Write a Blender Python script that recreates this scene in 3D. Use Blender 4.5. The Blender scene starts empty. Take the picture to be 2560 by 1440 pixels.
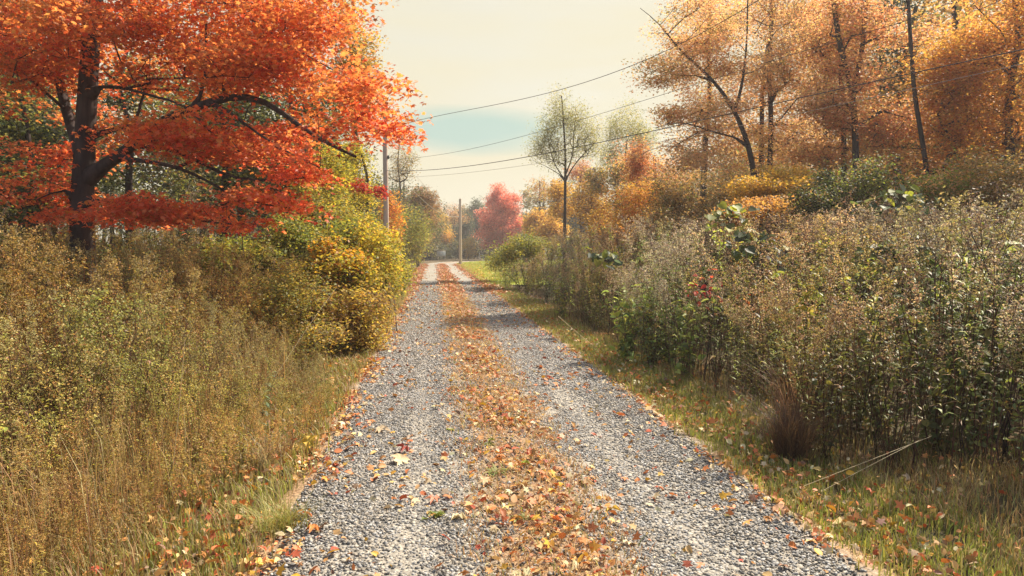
import bpy, math
import numpy as np
from mathutils import Vector
R = math.radians
sc = bpy.context.scene
# ------------------------------------------------------------------ camera
CAMZ = 1.6; F = 1750.0; PITCH = math.atan(100 / 1750)
cam = bpy.data.cameras.new('camera'); camo = bpy.data.objects.new('camera', cam)
sc.collection.objects.link(camo); sc.camera = camo
camo.location = (0, 0, CAMZ); camo.rotation_euler = (R(90) - PITCH, 0, 0)
cam.sensor_width = 36; cam.lens = 36 * F / 2560; cam.clip_start = .05; cam.clip_end = 2000
# ------------------------------------------------------------------ sky, sun, exposure
SUN_EL, SUN_AZ = 47.0, 48.0          # azimuth: degrees to the right of the view direction
w = bpy.data.worlds.new('World'); sc.world = w; w.use_nodes = True
nt = w.node_tree; nt.nodes.clear()
def N(nt, t, **k):
    n = nt.nodes.new(t)
    for a, b in k.items():
        if a.startswith('i_'): n.inputs[int(a[2:]) if a[2:].isdigit() else a[2:].replace('_', ' ')].default_value = b
        else: setattr(n, a, b)
    return n
def L(nt, a, b): nt.links.new(a, b)
out = N(nt, 'ShaderNodeOutputWorld'); bg = N(nt, 'ShaderNodeBackground')
sky = N(nt, 'ShaderNodeTexSky', sky_type='NISHITA', sun_disc=False, sun_elevation=R(SUN_EL), sun_rotation=R(SUN_AZ))
sky.dust_density = 2.0
SKY = 0.11; EXPO = .93; KE = 2 ** -EXPO
bg.inputs[1].default_value = SKY
tc = N(nt, 'ShaderNodeTexCoord')
sep = N(nt, 'ShaderNodeSeparateXYZ'); L(nt, tc.outputs['Generated'], sep.inputs[0])
def M(nt, op, a, b=None, c=None, clamp=False):
    n = nt.nodes.new('ShaderNodeMath'); n.operation = op; n.use_clamp = clamp
    for i, v in enumerate((a, b, c)):
        if v is None: continue
        if hasattr(v, 'name') and not isinstance(v, (int, float)): nt.links.new(v, n.inputs[i])
        else: n.inputs[i].default_value = v
    return n.outputs[0]
# high thin cream cloud, breaking to a pale blue-green gap low ahead; clearer overhead and behind
mp = N(nt, 'ShaderNodeMapping'); mp.inputs['Scale'].default_value = (1.2, 1.2, 6.0); L(nt, tc.outputs['Generated'], mp.inputs[0])
nz = N(nt, 'ShaderNodeTexNoise'); nz.inputs['Scale'].default_value = 2.2; nz.inputs['Detail'].default_value = 5; nz.inputs['Roughness'].default_value = .55
L(nt, mp.outputs[0], nz.inputs[0])
az = M(nt, 'ARCTAN2', sep.outputs[0], sep.outputs[1])
el = M(nt, 'ARCSINE', sep.outputs[2])
dx = M(nt, 'DIVIDE', M(nt, 'ADD', az, .055), .13)
dy = M(nt, 'DIVIDE', M(nt, 'SUBTRACT', el, .166), .030)
d2 = M(nt, 'ADD', M(nt, 'MULTIPLY', dx, dx), M(nt, 'MULTIPLY', dy, dy))
gap = M(nt, 'SUBTRACT', 1.6, d2); gap = M(nt, 'ADD', gap, M(nt, 'MULTIPLY', M(nt, 'SUBTRACT', nz.outputs[0], .5), 2.4))
gap = M(nt, 'MULTIPLY', gap, .8, clamp=True)
cl1 = M(nt, 'MULTIPLY_ADD', sep.outputs[1], 1.0, .75, clamp=True)     # cover thickens ahead
zen = M(nt, 'MULTIPLY_ADD', sep.outputs[2], -1.5, 1.6, clamp=True)
cover = M(nt, 'MULTIPLY', cl1, zen)
cover = M(nt, 'MULTIPLY', cover, M(nt, 'MULTIPLY_ADD', nz.outputs[0], .5, .72, clamp=True))
mixc = N(nt, 'ShaderNodeMix', data_type='RGBA')
# cloud brightness raised above the frame, at every bearing, as added fill light
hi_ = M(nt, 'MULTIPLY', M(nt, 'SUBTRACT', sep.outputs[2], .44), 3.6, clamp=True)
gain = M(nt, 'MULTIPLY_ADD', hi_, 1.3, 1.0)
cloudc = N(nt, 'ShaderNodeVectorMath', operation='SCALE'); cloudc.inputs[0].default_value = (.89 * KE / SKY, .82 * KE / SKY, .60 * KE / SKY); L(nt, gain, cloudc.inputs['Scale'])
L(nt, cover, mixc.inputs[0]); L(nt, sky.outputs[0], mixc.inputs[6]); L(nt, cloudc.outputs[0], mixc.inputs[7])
mixg = N(nt, 'ShaderNodeMix', data_type='RGBA'); L(nt, M(nt, 'MULTIPLY', gap, .9), mixg.inputs[0]); L(nt, mixc.outputs[2], mixg.inputs[6])
mixg.inputs[7].default_value = (.50 * KE / SKY, .69 * KE / SKY, .62 * KE / SKY, 1)
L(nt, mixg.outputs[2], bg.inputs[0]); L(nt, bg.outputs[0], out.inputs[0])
sun = bpy.data.lights.new('sun', 'SUN'); suno = bpy.data.objects.new('sun', sun); sc.collection.objects.link(suno)
sun.energy = 4.8; sun.angle = R(.6); sun.color = (1, .9, .74)
sd = Vector((math.sin(R(SUN_AZ)) * math.cos(R(SUN_EL)), math.cos(R(SUN_AZ)) * math.cos(R(SUN_EL)), math.sin(R(SUN_EL))))
suno.rotation_euler = sd.to_track_quat('Z', 'Y').to_euler(); suno.location = (10, 30, 40)
vs = sc.view_settings; vs.view_transform = 'Standard'; vs.look = 'None'; vs.gamma = 1; vs.exposure = EXPO; vs.use_curve_mapping = False
cy = sc.cycles; cy.max_bounces = 6; cy.diffuse_bounces = 3; cy.transmission_bounces = 4; cy.glossy_bounces = 2; cy.volume_bounces = 0
cy.transparent_max_bounces = 6; cy.use_denoising = True; cy.caustics_reflective = False; cy.caustics_refractive = False
cy.sample_clamp_indirect = 4
# ------------------------------------------------------------------ helpers
cth, sth = math.cos(PITCH), math.sin(PITCH)
def P(px, py, d):
    """point on the ground-plan distance d ahead that sits at photo pixel (px,py)"""
    u = (px - 1280) / F; v = (720 - py) / F
    y = cth + v * sth; z = v * cth - sth
    return np.array([u * d / y, d, CAMZ + z * d / y])
def rng(s): return np.random.default_rng(s)
def sm(t): t = np.clip(t, 0, 1); return t * t * (3 - 2 * t)
def cx(y): return .62 - .11 * y
def gz(x, y):
    x = np.asarray(x, float); y = np.asarray(y, float)
    e = (x - cx(np.clip(y, -30, 95)))
    lf = sm((-e - 1.7) / 4.5) * .32; rt = sm((e - 1.8) / 1.2) * -.05 + sm((e - 3) / 5) * .35
    off = sm((np.abs(e) - 1.5) / 1.2)
    n = .05 * np.sin(x * 1.3 + y * .7) + .04 * np.sin(x * 2.9 - y * 1.9 + 1) + .03 * np.sin(y * 3.1 + x * .4)
    far = 1 - sm((y - 45) / 25)
    return -.03 + (off * n + lf + rt) * far + .022 * off
class Acc:
    def __init__(s): s.V = []; s.T = []; s.C = []; s.n = 0
    def add(s, v, t, c):
        v = np.asarray(v, np.float32).reshape(-1, 3); t = np.asarray(t, np.int32).reshape(-1, 3)
        c = np.asarray(c, np.float32)
        if c.ndim == 1: c = np.tile(c[:3], (len(t), 1))
        s.V.append(v); s.T.append(t + s.n); s.C.append(c[:, :3]); s.n += len(v)
    def arr(s): return np.concatenate(s.V), np.concatenate(s.T), np.concatenate(s.C)
    def build(s, name, mat, parent=None, smooth=False, origin=None):
        v, t, c = s.arr()
        if origin is not None: v = v - np.asarray(origin, np.float32)
        m = bpy.data.meshes.new(name)
        m.vertices.add(len(v)); m.vertices.foreach_set('co', v.astype(np.float32).ravel())
        m.loops.add(len(t) * 3); m.loops.foreach_set('vertex_index', t.astype(np.int32).ravel())
        m.polygons.add(len(t)); m.polygons.foreach_set('loop_start', np.arange(0, len(t) * 3, 3, dtype=np.int32))
        if smooth: m.polygons.foreach_set('use_smooth', np.ones(len(t), bool))
        m.update(calc_edges=True)
        a = m.attributes.new('col', 'FLOAT_COLOR', 'FACE')
        a.data.foreach_set('color', np.concatenate([c, np.ones((len(c), 1), np.float32)], 1).astype(np.float32).ravel())
        m.materials.append(mat)
        o = bpy.data.objects.new(name, m); sc.collection.objects.link(o)
        if parent: o.parent = parent
        elif origin is not None: o.location = [float(q) for q in origin]
        return o
def thing(name, loc, label, cat, group=None):
    o = bpy.data.objects.new(name, None); sc.collection.objects.link(o)
    o.location = [float(q) for q in loc]; o.empty_display_size = .2
    o['label'] = label; o['category'] = cat
    if group: o['group'] = group
    return o
def tag(o, label=None, cat=None, kind=None, group=None):
    if label: o['label'] = label
    if cat: o['category'] = cat
    if kind: o['kind'] = kind
    if group: o['group'] = group
    return o
# ------------------------------------------------------------------ materials
def new_mat(name):
    m = bpy.data.materials.new(name); m.use_nodes = True; m.node_tree.nodes.clear(); return m, m.node_tree
def foliage_mat(name, trans=.42, rough=.5, tint=(1.25, 1.15, .8), spec=.3):
    m, nt = new_mat(name)
    o = N(nt, 'ShaderNodeOutputMaterial'); at = N(nt, 'ShaderNodeAttribute', attribute_name='col')
    p = N(nt, 'ShaderNodeBsdfPrincipled'); p.inputs['Roughness'].default_value = rough; p.inputs['Specular IOR Level'].default_value = spec
    L(nt, at.outputs['Color'], p.inputs['Base Color'])
    tr = N(nt, 'ShaderNodeBsdfTranslucent'); mx = N(nt, 'ShaderNodeMix', data_type='RGBA', blend_type='MULTIPLY'); mx.inputs[0].default_value = 1
    L(nt, at.outputs['Color'], mx.inputs[6]); mx.inputs[7].default_value = (*tint, 1); L(nt, mx.outputs[2], tr.inputs[0])
    ms = N(nt, 'ShaderNodeMixShader'); ms.inputs[0].default_value = trans
    L(nt, p.outputs[0], ms.inputs[1]); L(nt, tr.outputs[0], ms.inputs[2]); L(nt, ms.outputs[0], o.inputs[0])
    return m
def solid_mat(name, col, rough=.8, spec=.3, noise=None, attr=False, bump=0, bscale=30, stretch=(1, 1, 1)):
    m, nt = new_mat(name)
    o = N(nt, 'ShaderNodeOutputMaterial'); p = N(nt, 'ShaderNodeBsdfPrincipled'); L(nt, p.outputs[0], o.inputs[0])
    p.inputs['Roughness'].default_value = rough; p.inputs['Specular IOR Level'].default_value = spec
    tcn = N(nt, 'ShaderNodeTexCoord'); mpn = N(nt, 'ShaderNodeMapping'); mpn.inputs['Scale'].default_value = stretch
    L(nt, tcn.outputs['Object'], mpn.inputs[0])
    nn = N(nt, 'ShaderNodeTexNoise'); nn.inputs['Scale'].default_value = bscale; nn.inputs['Detail'].default_value = 6; L(nt, mpn.outputs[0], nn.inputs[0])
    mx = N(nt, 'ShaderNodeMix', data_type='RGBA')
    rr = N(nt, 'ShaderNodeMapRange'); rr.inputs[1].default_value = .3; rr.inputs[2].default_value = .7; L(nt, nn.outputs[0], rr.inputs[0]); L(nt, rr.outputs[0], mx.inputs[0])
    if attr:
        at = N(nt, 'ShaderNodeAttribute', attribute_name='col'); L(nt, at.outputs['Color'], mx.inputs[6])
        m2 = N(nt, 'ShaderNodeMix', data_type='RGBA', blend_type='MULTIPLY'); m2.inputs[0].default_value = 1
        L(nt, at.outputs['Color'], m2.inputs[6]); m2.inputs[7].default_value = (.62, .6, .58, 1); L(nt, m2.outputs[2], mx.inputs[7])
    else:
        mx.inputs[6].default_value = (*col, 1); mx.inputs[7].default_value = (*(noise or [q * .6 for q in col]), 1)
    L(nt, mx.outputs[2], p.inputs['Base Color'])
    if bump:
        b = N(nt, 'ShaderNodeBump'); b.inputs['Strength'].default_value = bump; b.inputs['Distance'].default_value = .02
        L(nt, nn.outputs[0], b.inputs['Height']); L(nt, b.outputs[0], p.inputs['Normal'])
    return m
MF = foliage_mat('autumn_leaf', .56, .5)
MG = foliage_mat('weed_leaf', .4, .5, (1.2, 1.15, .75))
MGR = foliage_mat('grass_blade', .35, .5, (1.15, 1.1, .8))
MLIT = foliage_mat('fallen_leaf', .15, .55, (1.1, 1, .8))
MBARK = solid_mat('bark', (.085, .062, .055), .9, .15, (.035, .026, .026), bump=.9, bscale=14, stretch=(1, 1, .18))
MBARKG = solid_mat('pale_bark', (.17, .145, .12), .9, .15, (.07, .06, .055), bump=.7, bscale=16, stretch=(1, 1, .2))
MPOLE = solid_mat('weathered_pole_wood', (.66, .52, .42), .85, .2, (.45, .35, .28), bump=.5, bscale=18, stretch=(1, 1, .05))
MWIRE = solid_mat('wire', (.05, .045, .05), .5, .3)
MSTONE = solid_mat('gravel_stone', (.3, .3, .3), .6, .4, attr=True, bump=.2, bscale=90)
# ------------------------------------------------------------------ leaf shapes
def fan(pts, c, lift=0):
    v = [(0, c, lift)] + [(x, y, z) for x, y, z in pts]; n = len(pts)
    return np.array(v, float), np.array([(0, i + 1, (i + 1) % n + 1) for i in range(n)])
T_DIA = (np.array([(0, 0, 0), (.3, .45, .1), (0, 1, -.06), (-.3, .45, .1)], float), np.array([(0, 1, 2), (0, 2, 3)]))
T_LAN = (np.array([(0, 0, 0), (.1, .35, .05), (.07, .7, -.06), (0, 1, -.28), (-.07, .7, -.06), (-.1, .35, .05)], float), np.array([(0, 1, 5), (1, 2, 4), (1, 4, 5), (2, 3, 4)]))
T_OVAL = (np.array([(0, 0, 0), (.24, .2, .07), (.3, .5, .08), (.15, .82, .02), (0, 1, -.1), (-.15, .82, .02), (-.3, .5, .08), (-.24, .2, .07), (0, .5, 0)], float),
          np.array([(8, i, (i + 1) % 8) for i in range(8)]))
T_MAP = fan([(0, 0, 0), (.12, .12, .02), (.42, .02, -.05), (.3, .3, .04), (.62, .5, -.1), (.27, .55, .03), (.18, .7, .02), (0, 1.08, -.08), (-.18, .7, .02), (-.27, .55, .03), (-.62, .5, -.1), (-.3, .3, .04), (-.42, .02, -.05), (-.12, .12, .02)], .42, -.02)
T_MAP2 = fan([(0, 0, 0), (.45, .05, -.05), (.28, .32, .05), (.6, .55, -.06), (.2, .62, .03), (0, 1.05, -.08), (-.2, .62, .03), (-.6, .55, -.06), (-.28, .32, .05), (-.45, .05, -.05)], .4, 0)
T_HEART = fan([(0, .08, .0), (.22, -.05, .03), (.46, .15, .04), (.5, .45, .02), (.3, .8, -.04), (0, 1.08, -.14), (-.3, .8, -.04), (-.5, .45, .02), (-.46, .15, .04), (-.22, -.05, .03)], .4, -.07)
def place(acc, T, pos, nrm, scale, cols, r, ydir=None):
    """many copies of a leaf T at pos, facing nrm, with one colour each"""
    v, t = T; n = len(pos)
    if n == 0: return
    nrm = nrm / (np.linalg.norm(nrm, axis=1, keepdims=True) + 1e-9)
    h = r.normal(size=(n, 3)) if ydir is None else ydir
    h = h - (h * nrm).sum(1, keepdims=True) * nrm; h /= np.linalg.norm(h, axis=1, keepdims=True) + 1e-9
    s = np.cross(h, nrm); sc_ = np.broadcast_to(np.asarray(scale, float), (n,))[:, None, None]
    curl = r.uniform(.4, 2.6, n)[:, None, None]
    W = pos[:, None, :] + sc_ * (v[None, :, 0, None] * s[:, None, :] + v[None, :, 1, None] * h[:, None, :] + curl * v[None, :, 2, None] * nrm[:, None, :])
    tt = t[None] + (np.arange(n) * len(v))[:, None, None]
    acc.add(W, tt, np.repeat(cols, len(t), 0))
def tubes(acc, A, B, ra, rb, col, k=5):
    A = np.asarray(A, float).reshape(-1, 3); B = np.asarray(B, float).reshape(-1, 3); n = len(A)
    ra = np.broadcast_to(ra, (n,)); rb = np.broadcast_to(rb, (n,))
    d = B - A; d /= np.linalg.norm(d, axis=1, keepdims=True) + 1e-9
    ref = np.where(np.abs(d[:, 2:3]) > .9, [[1., 0, 0]], [[0, 0, 1.]])
    s = np.cross(d, ref); s /= np.linalg.norm(s, axis=1, keepdims=True); u = np.cross(s, d)
    a = np.arange(k) * 2 * math.pi / k
    ring = np.cos(a)[None, :, None] * s[:, None] + np.sin(a)[None, :, None] * u[:, None]
    V = np.concatenate([A[:, None] + ring * ra[:, None, None], B[:, None] + ring * rb[:, None, None]], 1)
    i = np.arange(k); j = (i + 1) % k
    t = np.concatenate([np.stack([i, j, j + k], 1), np.stack([i, j + k, i + k], 1)])
    acc.add(V, t[None] + (np.arange(n) * 2 * k)[:, None, None], col)
def pal(cols, n, r, jit=.18, cl=None):
    """n colours drawn from a weighted palette [(weight,(r,g,b))]; cl: integer clump id per item shifts choice together"""
    W = np.array([c[0] for c in cols], float); W /= W.sum(); C = np.array([c[1] for c in cols], float)
    if cl is None: idx = r.choice(len(C), n, p=W)
    else:
        m = int(cl.max()) + 1; base = r.choice(len(C), m, p=W)
        idx = np.where(r.random(n) < .62, base[cl], r.choice(len(C), n, p=W))
    c = C[idx] * r.uniform(1 - jit * 1.6, 1 + jit, (n, 1)) * r.uniform(1 - jit * .5, 1 + jit * .5, (n, 3))
    return np.clip(c, .002, .95)
# ------------------------------------------------------------------ trees
def chain(pts, r0, r1):
    """resample a hand-placed limb into nodes"""
    pts = np.asarray(pts, float); seg = np.linalg.norm(np.diff(pts, axis=0), axis=1); n = max(3, int(seg.sum() / .35))
    s = np.concatenate([[0], np.cumsum(seg)]); q = np.linspace(0, s[-1], n + 1)
    p = np.stack([np.interp(q, s, pts[:, i]) for i in range(3)], 1)
    k = np.linspace(0, 1, n + 1); p2 = p.copy()
    p2[1:-1] = (p[:-2] + 2 * p[1:-1] + p[2:]) / 4
    return p2, r0 + (r1 - r0) * k ** .8
class Tree:
    def __init__(s, seed): s.r = rng(seed); s.pos = []; s.par = []; s.mr = []; s.lock = []
    def limb(s, pts, r0, r1, at=None):
        p, rr = chain(pts, r0, r1)
        prev = -1
        if at is not None and s.pos:
            prev = int(np.argmin(np.linalg.norm(np.array(s.pos) - p[0], axis=1))); p = p[1:]; rr = rr[1:]
        for a, b in zip(p, rr): s.pos.append(a); s.par.append(prev); s.mr.append(b); prev = len(s.pos) - 1
    def attach(s, C, up=.6, minz=None, lift=.12, wob=.1):
        """grow a branch to every crown point from the nearest lower wood"""
        root = s.pos[0]; ok = C[np.argsort(np.linalg.norm((C - np.array(s.pos[len(s.pos) // 2])) , axis=1))]
        pos = np.array(s.pos); ends = []
        mz = root[2] + (minz if minz is not None else .8)
        for c in ok:
            d = pos - c; dist = np.linalg.norm(d, axis=1)
            cost = dist + up * np.maximum(0, d[:, 2] + .25 * np.hypot(d[:, 0], d[:, 1])) + 5 * (pos[:, 2] < mz)
            i = int(np.argmin(cost)); a = pos[i]; L_ = dist[i]; k = max(1, min(5, int(L_ / .35)))
            q = np.linspace(0, 1, k + 1)[1:, None]; seg = a + (c - a) * q
            seg[:, 2] += lift * L_ * np.sin(q[:, 0] * math.pi) ; seg[:-1] += s.r.normal(size=(k - 1 + 0, 3)) * wob * L_ / k if k > 1 else 0
            prev = i
            for pnt in seg: s.pos.append(pnt); s.par.append(prev); s.mr.append(0.0); prev = len(s.pos) - 1
            pos = np.concatenate([pos, seg]); ends.append(prev)
        s.ends = ends
    def wood(s, tip=.006, expo=.5, kmin=.0, col=(.1, .08, .07), acc=None, cut=0.0):
        n = len(s.pos); pos = np.array(s.pos); par = np.array(s.par); cnt = np.zeros(n)
        has = np.zeros(n, bool); has[par[par >= 0]] = True; cnt[~has] = 1
        for i in range(n - 1, 0, -1):
            if par[i] >= 0: cnt[par[i]] += cnt[i]
        rr = np.maximum(tip * np.maximum(cnt, 1) ** expo, np.array(s.mr))
        mr = np.array(s.mr)
        rr = np.where(mr > 0, mr, np.minimum(rr, 1e9))
        for i in range(n):
            if par[i] >= 0 and mr[i] == 0: rr[i] = min(rr[i], rr[par[i]] * .85)
        acc = acc or Acc(); e = np.where(par >= 0)[0]
        ra = rr[par[e]].copy(); thin = (mr[e] == 0); ra[thin] = np.minimum(ra[thin], rr[e][thin] * 1.7)
        big = rr[e] > .03
        for sel, k in ((big, 9), (~big & (rr[e] > .012), 5), (~big & (rr[e] <= .012) & (rr[e] > cut), 3)):
            q = e[sel]
            if len(q):
                # push the start back a touch so joints overlap
                A = pos[par[q]]; B = pos[q]; A2 = A - (B - A) * .06
                tubes(acc, A2, B, ra[sel], rr[q], col, k)
        # flare at foot
        return acc
def crown_pts(r, ells, n, hollow=.0, gap=.0, gs=1.3):
    """points spread through a union of ellipsoids (cx,cy,cz,rx,ry,rz,weight) with gaps"""
    E = []
    for e in ells:
        e = (tuple(e) + (1,))[:7]
        if n < 40: E.append(e); continue
        m = 9; u = r.normal(size=(m, 3)); u /= np.linalg.norm(u, axis=1, keepdims=True); f = r.uniform(.35, .95, m); q = r.uniform(.24, .52, m)
        for a_, b_, c_ in zip(u, f, q): E.append((e[0] + a_[0] * b_ * e[3], e[1] + a_[1] * b_ * e[4], e[2] + a_[2] * b_ * e[5], e[3] * c_, e[4] * c_, e[5] * c_ * r.uniform(.7, 1.2), e[6] * r.uniform(.6, 1.5) / c_ ** 1.3))
        E.append(e[:3] + tuple(q_ * .7 for q_ in e[3:6]) + (e[6] * 1.2,))
    E = np.array(E, float)
    Wt = E[:, 3] * E[:, 4] * E[:, 5] * E[:, 6]; Wt /= Wt.sum(); out = []
    ph = r.uniform(0, 6, 6); tot = 0
    while tot < n:
        k = r.choice(len(E), n * 2, p=Wt); u = r.normal(size=(n * 2, 3)); u /= np.linalg.norm(u, axis=1, keepdims=True)
        rad = np.maximum(r.random(n * 2) ** (1 / 3), hollow * r.random(n * 2))
        p = E[k, :3] + u * rad[:, None] * E[k, 3:6] * (1 + .12 * np.sin(u[:, :1] * 5 + ph[0]) + .1 * np.sin(u[:, 2:] * 7 + ph[1]))
        g = np.sin(p[:, 0] * gs * 2 + ph[2]) * np.sin(p[:, 2] * gs * 2.6 + ph[3]) + .6 * np.sin(p[:, 1] * gs * 1.9 + ph[4]) * np.sin(p[:, 0] * gs * 4 + ph[5])
        p = p[g > -1.6 + 2.2 * gap]; out.append(p); tot += len(p)
    return np.concatenate(out)[:n]
def leaf_cloud(acc, r, centres, per, spread, flat, T, size, palette, tilt=.5, up=1.0, jit=.18, droop=0):
    per = int(per * 1.25)
    n = len(centres) * per; cl = np.repeat(np.arange(len(centres)), per)
    szc = r.uniform(.6, 1.3, len(centres))[cl]
    off = np.clip(r.normal(size=(n, 3)), -1.55, 1.55) * np.array([spread, spread, spread * flat]) * szc[:, None]
    rad = np.hypot(off[:, 0], off[:, 1]); off[:, 2] -= droop * rad
    pos = centres[cl] + off
    nrm = np.stack([r.normal(0, tilt, n), r.normal(0, tilt, n) - .1, np.full(n, up)], 1)
    place(acc, T, pos, nrm, size * r.uniform(.65, 1.25, n), pal(palette, n, r, jit, cl), r)
def make_tree(name, label, cat, base, trunks, ells, nclus, per, spread, flat, T, size, palette, seed, bark=MBARK, group=None,
              tip=.006, gap=.3, hollow=.6, tilt=.5, up=.6, minz=None, expo=.5, cut=0.0, parts=('trunk', 'crown'), gs=1.0, droop=0, lift=.12, extra=None, leafmat=None):
    t = Tree(seed); base = np.asarray(base, float)
    for k, (pts, r0, r1) in enumerate(trunks): t.limb(pts, r0, r1, at=None if k == 0 else 1)
    C = crown_pts(t.r, ells, nclus, hollow, gap, gs)
    if extra is not None: C = np.concatenate([C, np.asarray(extra, float)])
    t.attach(C, up=up, minz=minz, lift=lift)
    th = thing(name, base, label, cat, group)
    t.wood(tip=tip, expo=expo, cut=cut).build(parts[0], bark, th, smooth=True, origin=base)
    a = Acc(); leaf_cloud(a, t.r, C, per, spread, flat, T, size, palette, tilt, droop=droop)
    a.build(parts[1], leafmat or MF, th, origin=base)
    return th
def upright(px, pyb, d, h, r0, lean=(0, 0), wob=.15, seed=0, top=.4):
    """a single trunk polyline from the ground; px at the base"""
    b = P(px, pyb, d); b[2] = gz(b[0], b[1]) - .1; r = rng(seed)
    q = np.linspace(0, 1, 7); p = np.stack([b[0] + lean[0] * q, b[1] + lean[1] * q, b[2] + h * q], 1)
    p[1:, :2] += r.normal(0, wob, (6, 2)) * q[1:, None]
    return p
# palettes (linear)
RED = [(5, (.84, .23, .11)), (4, (.86, .31, .13)), (2, (.76, .14, .07)), (1.2, (.60, .24, .06)), (.5, (.34, .05, .025))]
REDTOP = [(4, (.76, .26, .09)), (4, (.76, .32, .11)), (2, (.66, .12, .05)), (2, (.5, .22, .07))]
PINK = [(4, (.76, .26, .23)), (3, (.80, .33, .27)), (1, (.45, .08, .07))]
ORNG = [(4, (.68, .38, .20)), (3, (.70, .45, .22)), (2, (.62, .28, .16)), (2, (.62, .46, .18)), (.8, (.28, .14, .06))]
ORNG2 = [(4, (.66, .33, .09)), (2, (.6, .25, .08)), (3, (.7, .43, .1)), (.8, (.3, .2, .06))]
ORNG3 = [(4, (.70, .42, .24)), (3, (.72, .49, .26)), (2, (.62, .32, .18)), (2, (.66, .50, .22)), (1, (.3, .25, .09))]
GOLD = [(4, (.58, .36, .06)), (3, (.62, .42, .08)), (2, (.46, .27, .06)), (2, (.34, .27, .06)), (1, (.2, .18, .05))]
YELG = [(4, (.50, .44, .06)), (3, (.34, .34, .06)), (3, (.64, .50, .06)), (2, (.2, .22, .05)), (1, (.6, .34, .05))]
OLIV = [(4, (.30, .28, .07)), (3, (.2, .21, .06)), (2, (.42, .36, .09)), (1.5, (.3, .2, .07))]
BRWN = [(4, (.28, .18, .09)), (3, (.2, .13, .07)), (2, (.36, .24, .11)), (1, (.25, .22, .08))]
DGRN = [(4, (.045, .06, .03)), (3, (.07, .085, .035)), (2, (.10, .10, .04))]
LEAFY = [(4, (.26, .29, .055)), (3, (.16, .20, .05)), (2, (.42, .38, .07)), (1, (.4, .33, .06))]
# ------------------------------------------------------------------ ground, road, lawn
def grid(xs, ys, zf, name, mat, kind='structure'):
    X, Y = np.meshgrid(xs, ys); Z = zf(X, Y); nx, ny = len(xs), len(ys)
    v = np.stack([X, Y, Z], -1).reshape(-1, 3); i = (np.arange(ny - 1)[:, None] * nx + np.arange(nx - 1)[None]).ravel()
    t = np.concatenate([np.stack([i, i + 1, i + nx + 1], 1), np.stack([i, i + nx + 1, i + nx], 1)])
    a = Acc(); a.add(v, t, (.5, .5, .5)); o = a.build(name, mat, smooth=True); tag(o, kind=kind); return o
mg, nt = new_mat('ground_soil')
o_ = N(nt, 'ShaderNodeOutputMaterial'); p_ = N(nt, 'ShaderNodeBsdfPrincipled'); L(nt, p_.outputs[0], o_.inputs[0]); p_.inputs['Roughness'].default_value = .95
tcg = N(nt, 'ShaderNodeTexCoord')
def noise(nt, vec, s, det=5, ro=.6):
    n = N(nt, 'ShaderNodeTexNoise'); n.inputs['Scale'].default_value = s; n.inputs['Detail'].default_value = det; n.inputs['Roughness'].default_value = ro; L(nt, vec, n.inputs[0]); return n.outputs[0]
def ramp(nt, fac, stops):
    n = N(nt, 'ShaderNodeValToRGB'); e = n.color_ramp.elements
    while len(e) < len(stops): e.new(.5)
    for q, (p, c) in zip(e, stops): q.position = p; q.color = (*c, 1)
    L(nt, fac, n.inputs[0]); return n.outputs[0]
g1 = ramp(nt, noise(nt, tcg.outputs['Object'], .9), [(.35, (.10, .085, .035)), (.5, (.15, .11, .05)), (.65, (.20, .13, .06))])
g2 = ramp(nt, noise(nt, tcg.outputs['Object'], 28, 8, .75), [(.35, (.3, .28, .25)), (.65, (1.2, 1.1, 1))])
mm = N(nt, 'ShaderNodeMix', data_type='RGBA', blend_type='MULTIPLY'); mm.inputs[0].default_value = 1; L(nt, g1, mm.inputs[6]); L(nt, g2, mm.inputs[7]); L(nt, mm.outputs[2], p_.inputs['Base Color'])
bp = N(nt, 'ShaderNodeBump'); bp.inputs['Distance'].default_value = .05; L(nt, noise(nt, tcg.outputs['Object'], 20, 8, .7), bp.inputs['Height']); L(nt, bp.outputs[0], p_.inputs['Normal'])
xs = np.concatenate([-np.geomspace(300, 14, 22), np.arange(-13.6, 9, .2), np.geomspace(9, 300, 24)])
ys = np.concatenate([np.arange(-40, 0, 4), np.arange(0, 30, .22), np.arange(30, 110, 1.2), np.geomspace(110, 330, 12)])
grid(xs, ys, gz, 'ground', mg)
# road: gravel wheel tracks each side of a leafy dead-grass crown
mr, nt = new_mat('gravel_road')
o_ = N(nt, 'ShaderNodeOutputMaterial'); p_ = N(nt, 'ShaderNodeBsdfPrincipled'); L(nt, p_.outputs[0], o_.inputs[0]); p_.inputs['Roughness'].default_value = .85; p_.inputs['Specular IOR Level'].default_value = .2
tcr = N(nt, 'ShaderNodeTexCoord'); uvn = N(nt, 'ShaderNodeAttribute', attribute_name='across'); ob = tcr.outputs['Object']
vo = N(nt, 'ShaderNodeTexVoronoi'); vo.inputs['Scale'].default_value = 42; L(nt, ob, vo.inputs[0])
vc = N(nt, 'ShaderNodeSeparateColor'); L(nt, vo.outputs['Color'], vc.inputs[0])
stone = ramp(nt, vc.outputs[0], [(.0, (.13, .13, .13)), (.45, (.28, .27, .25)), (.8, (.44, .41, .36)), (1., (.6, .55, .46))])
edge = ramp(nt, vo.outputs['Distance'], [(.3, (1, 1, 1)), (.75, (.5, .48, .46))])
ms_ = N(nt, 'ShaderNodeMix', data_type='RGBA', blend_type='MULTIPLY'); ms_.inputs[0].default_value = 1; L(nt, stone, ms_.inputs[6]); L(nt, edge, ms_.inputs[7])
dust = M(nt, 'MULTIPLY', M(nt, 'SUBTRACT', noise(nt, ob, 1.1, 6, .65), .42), 3.2, clamp=True)
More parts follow.
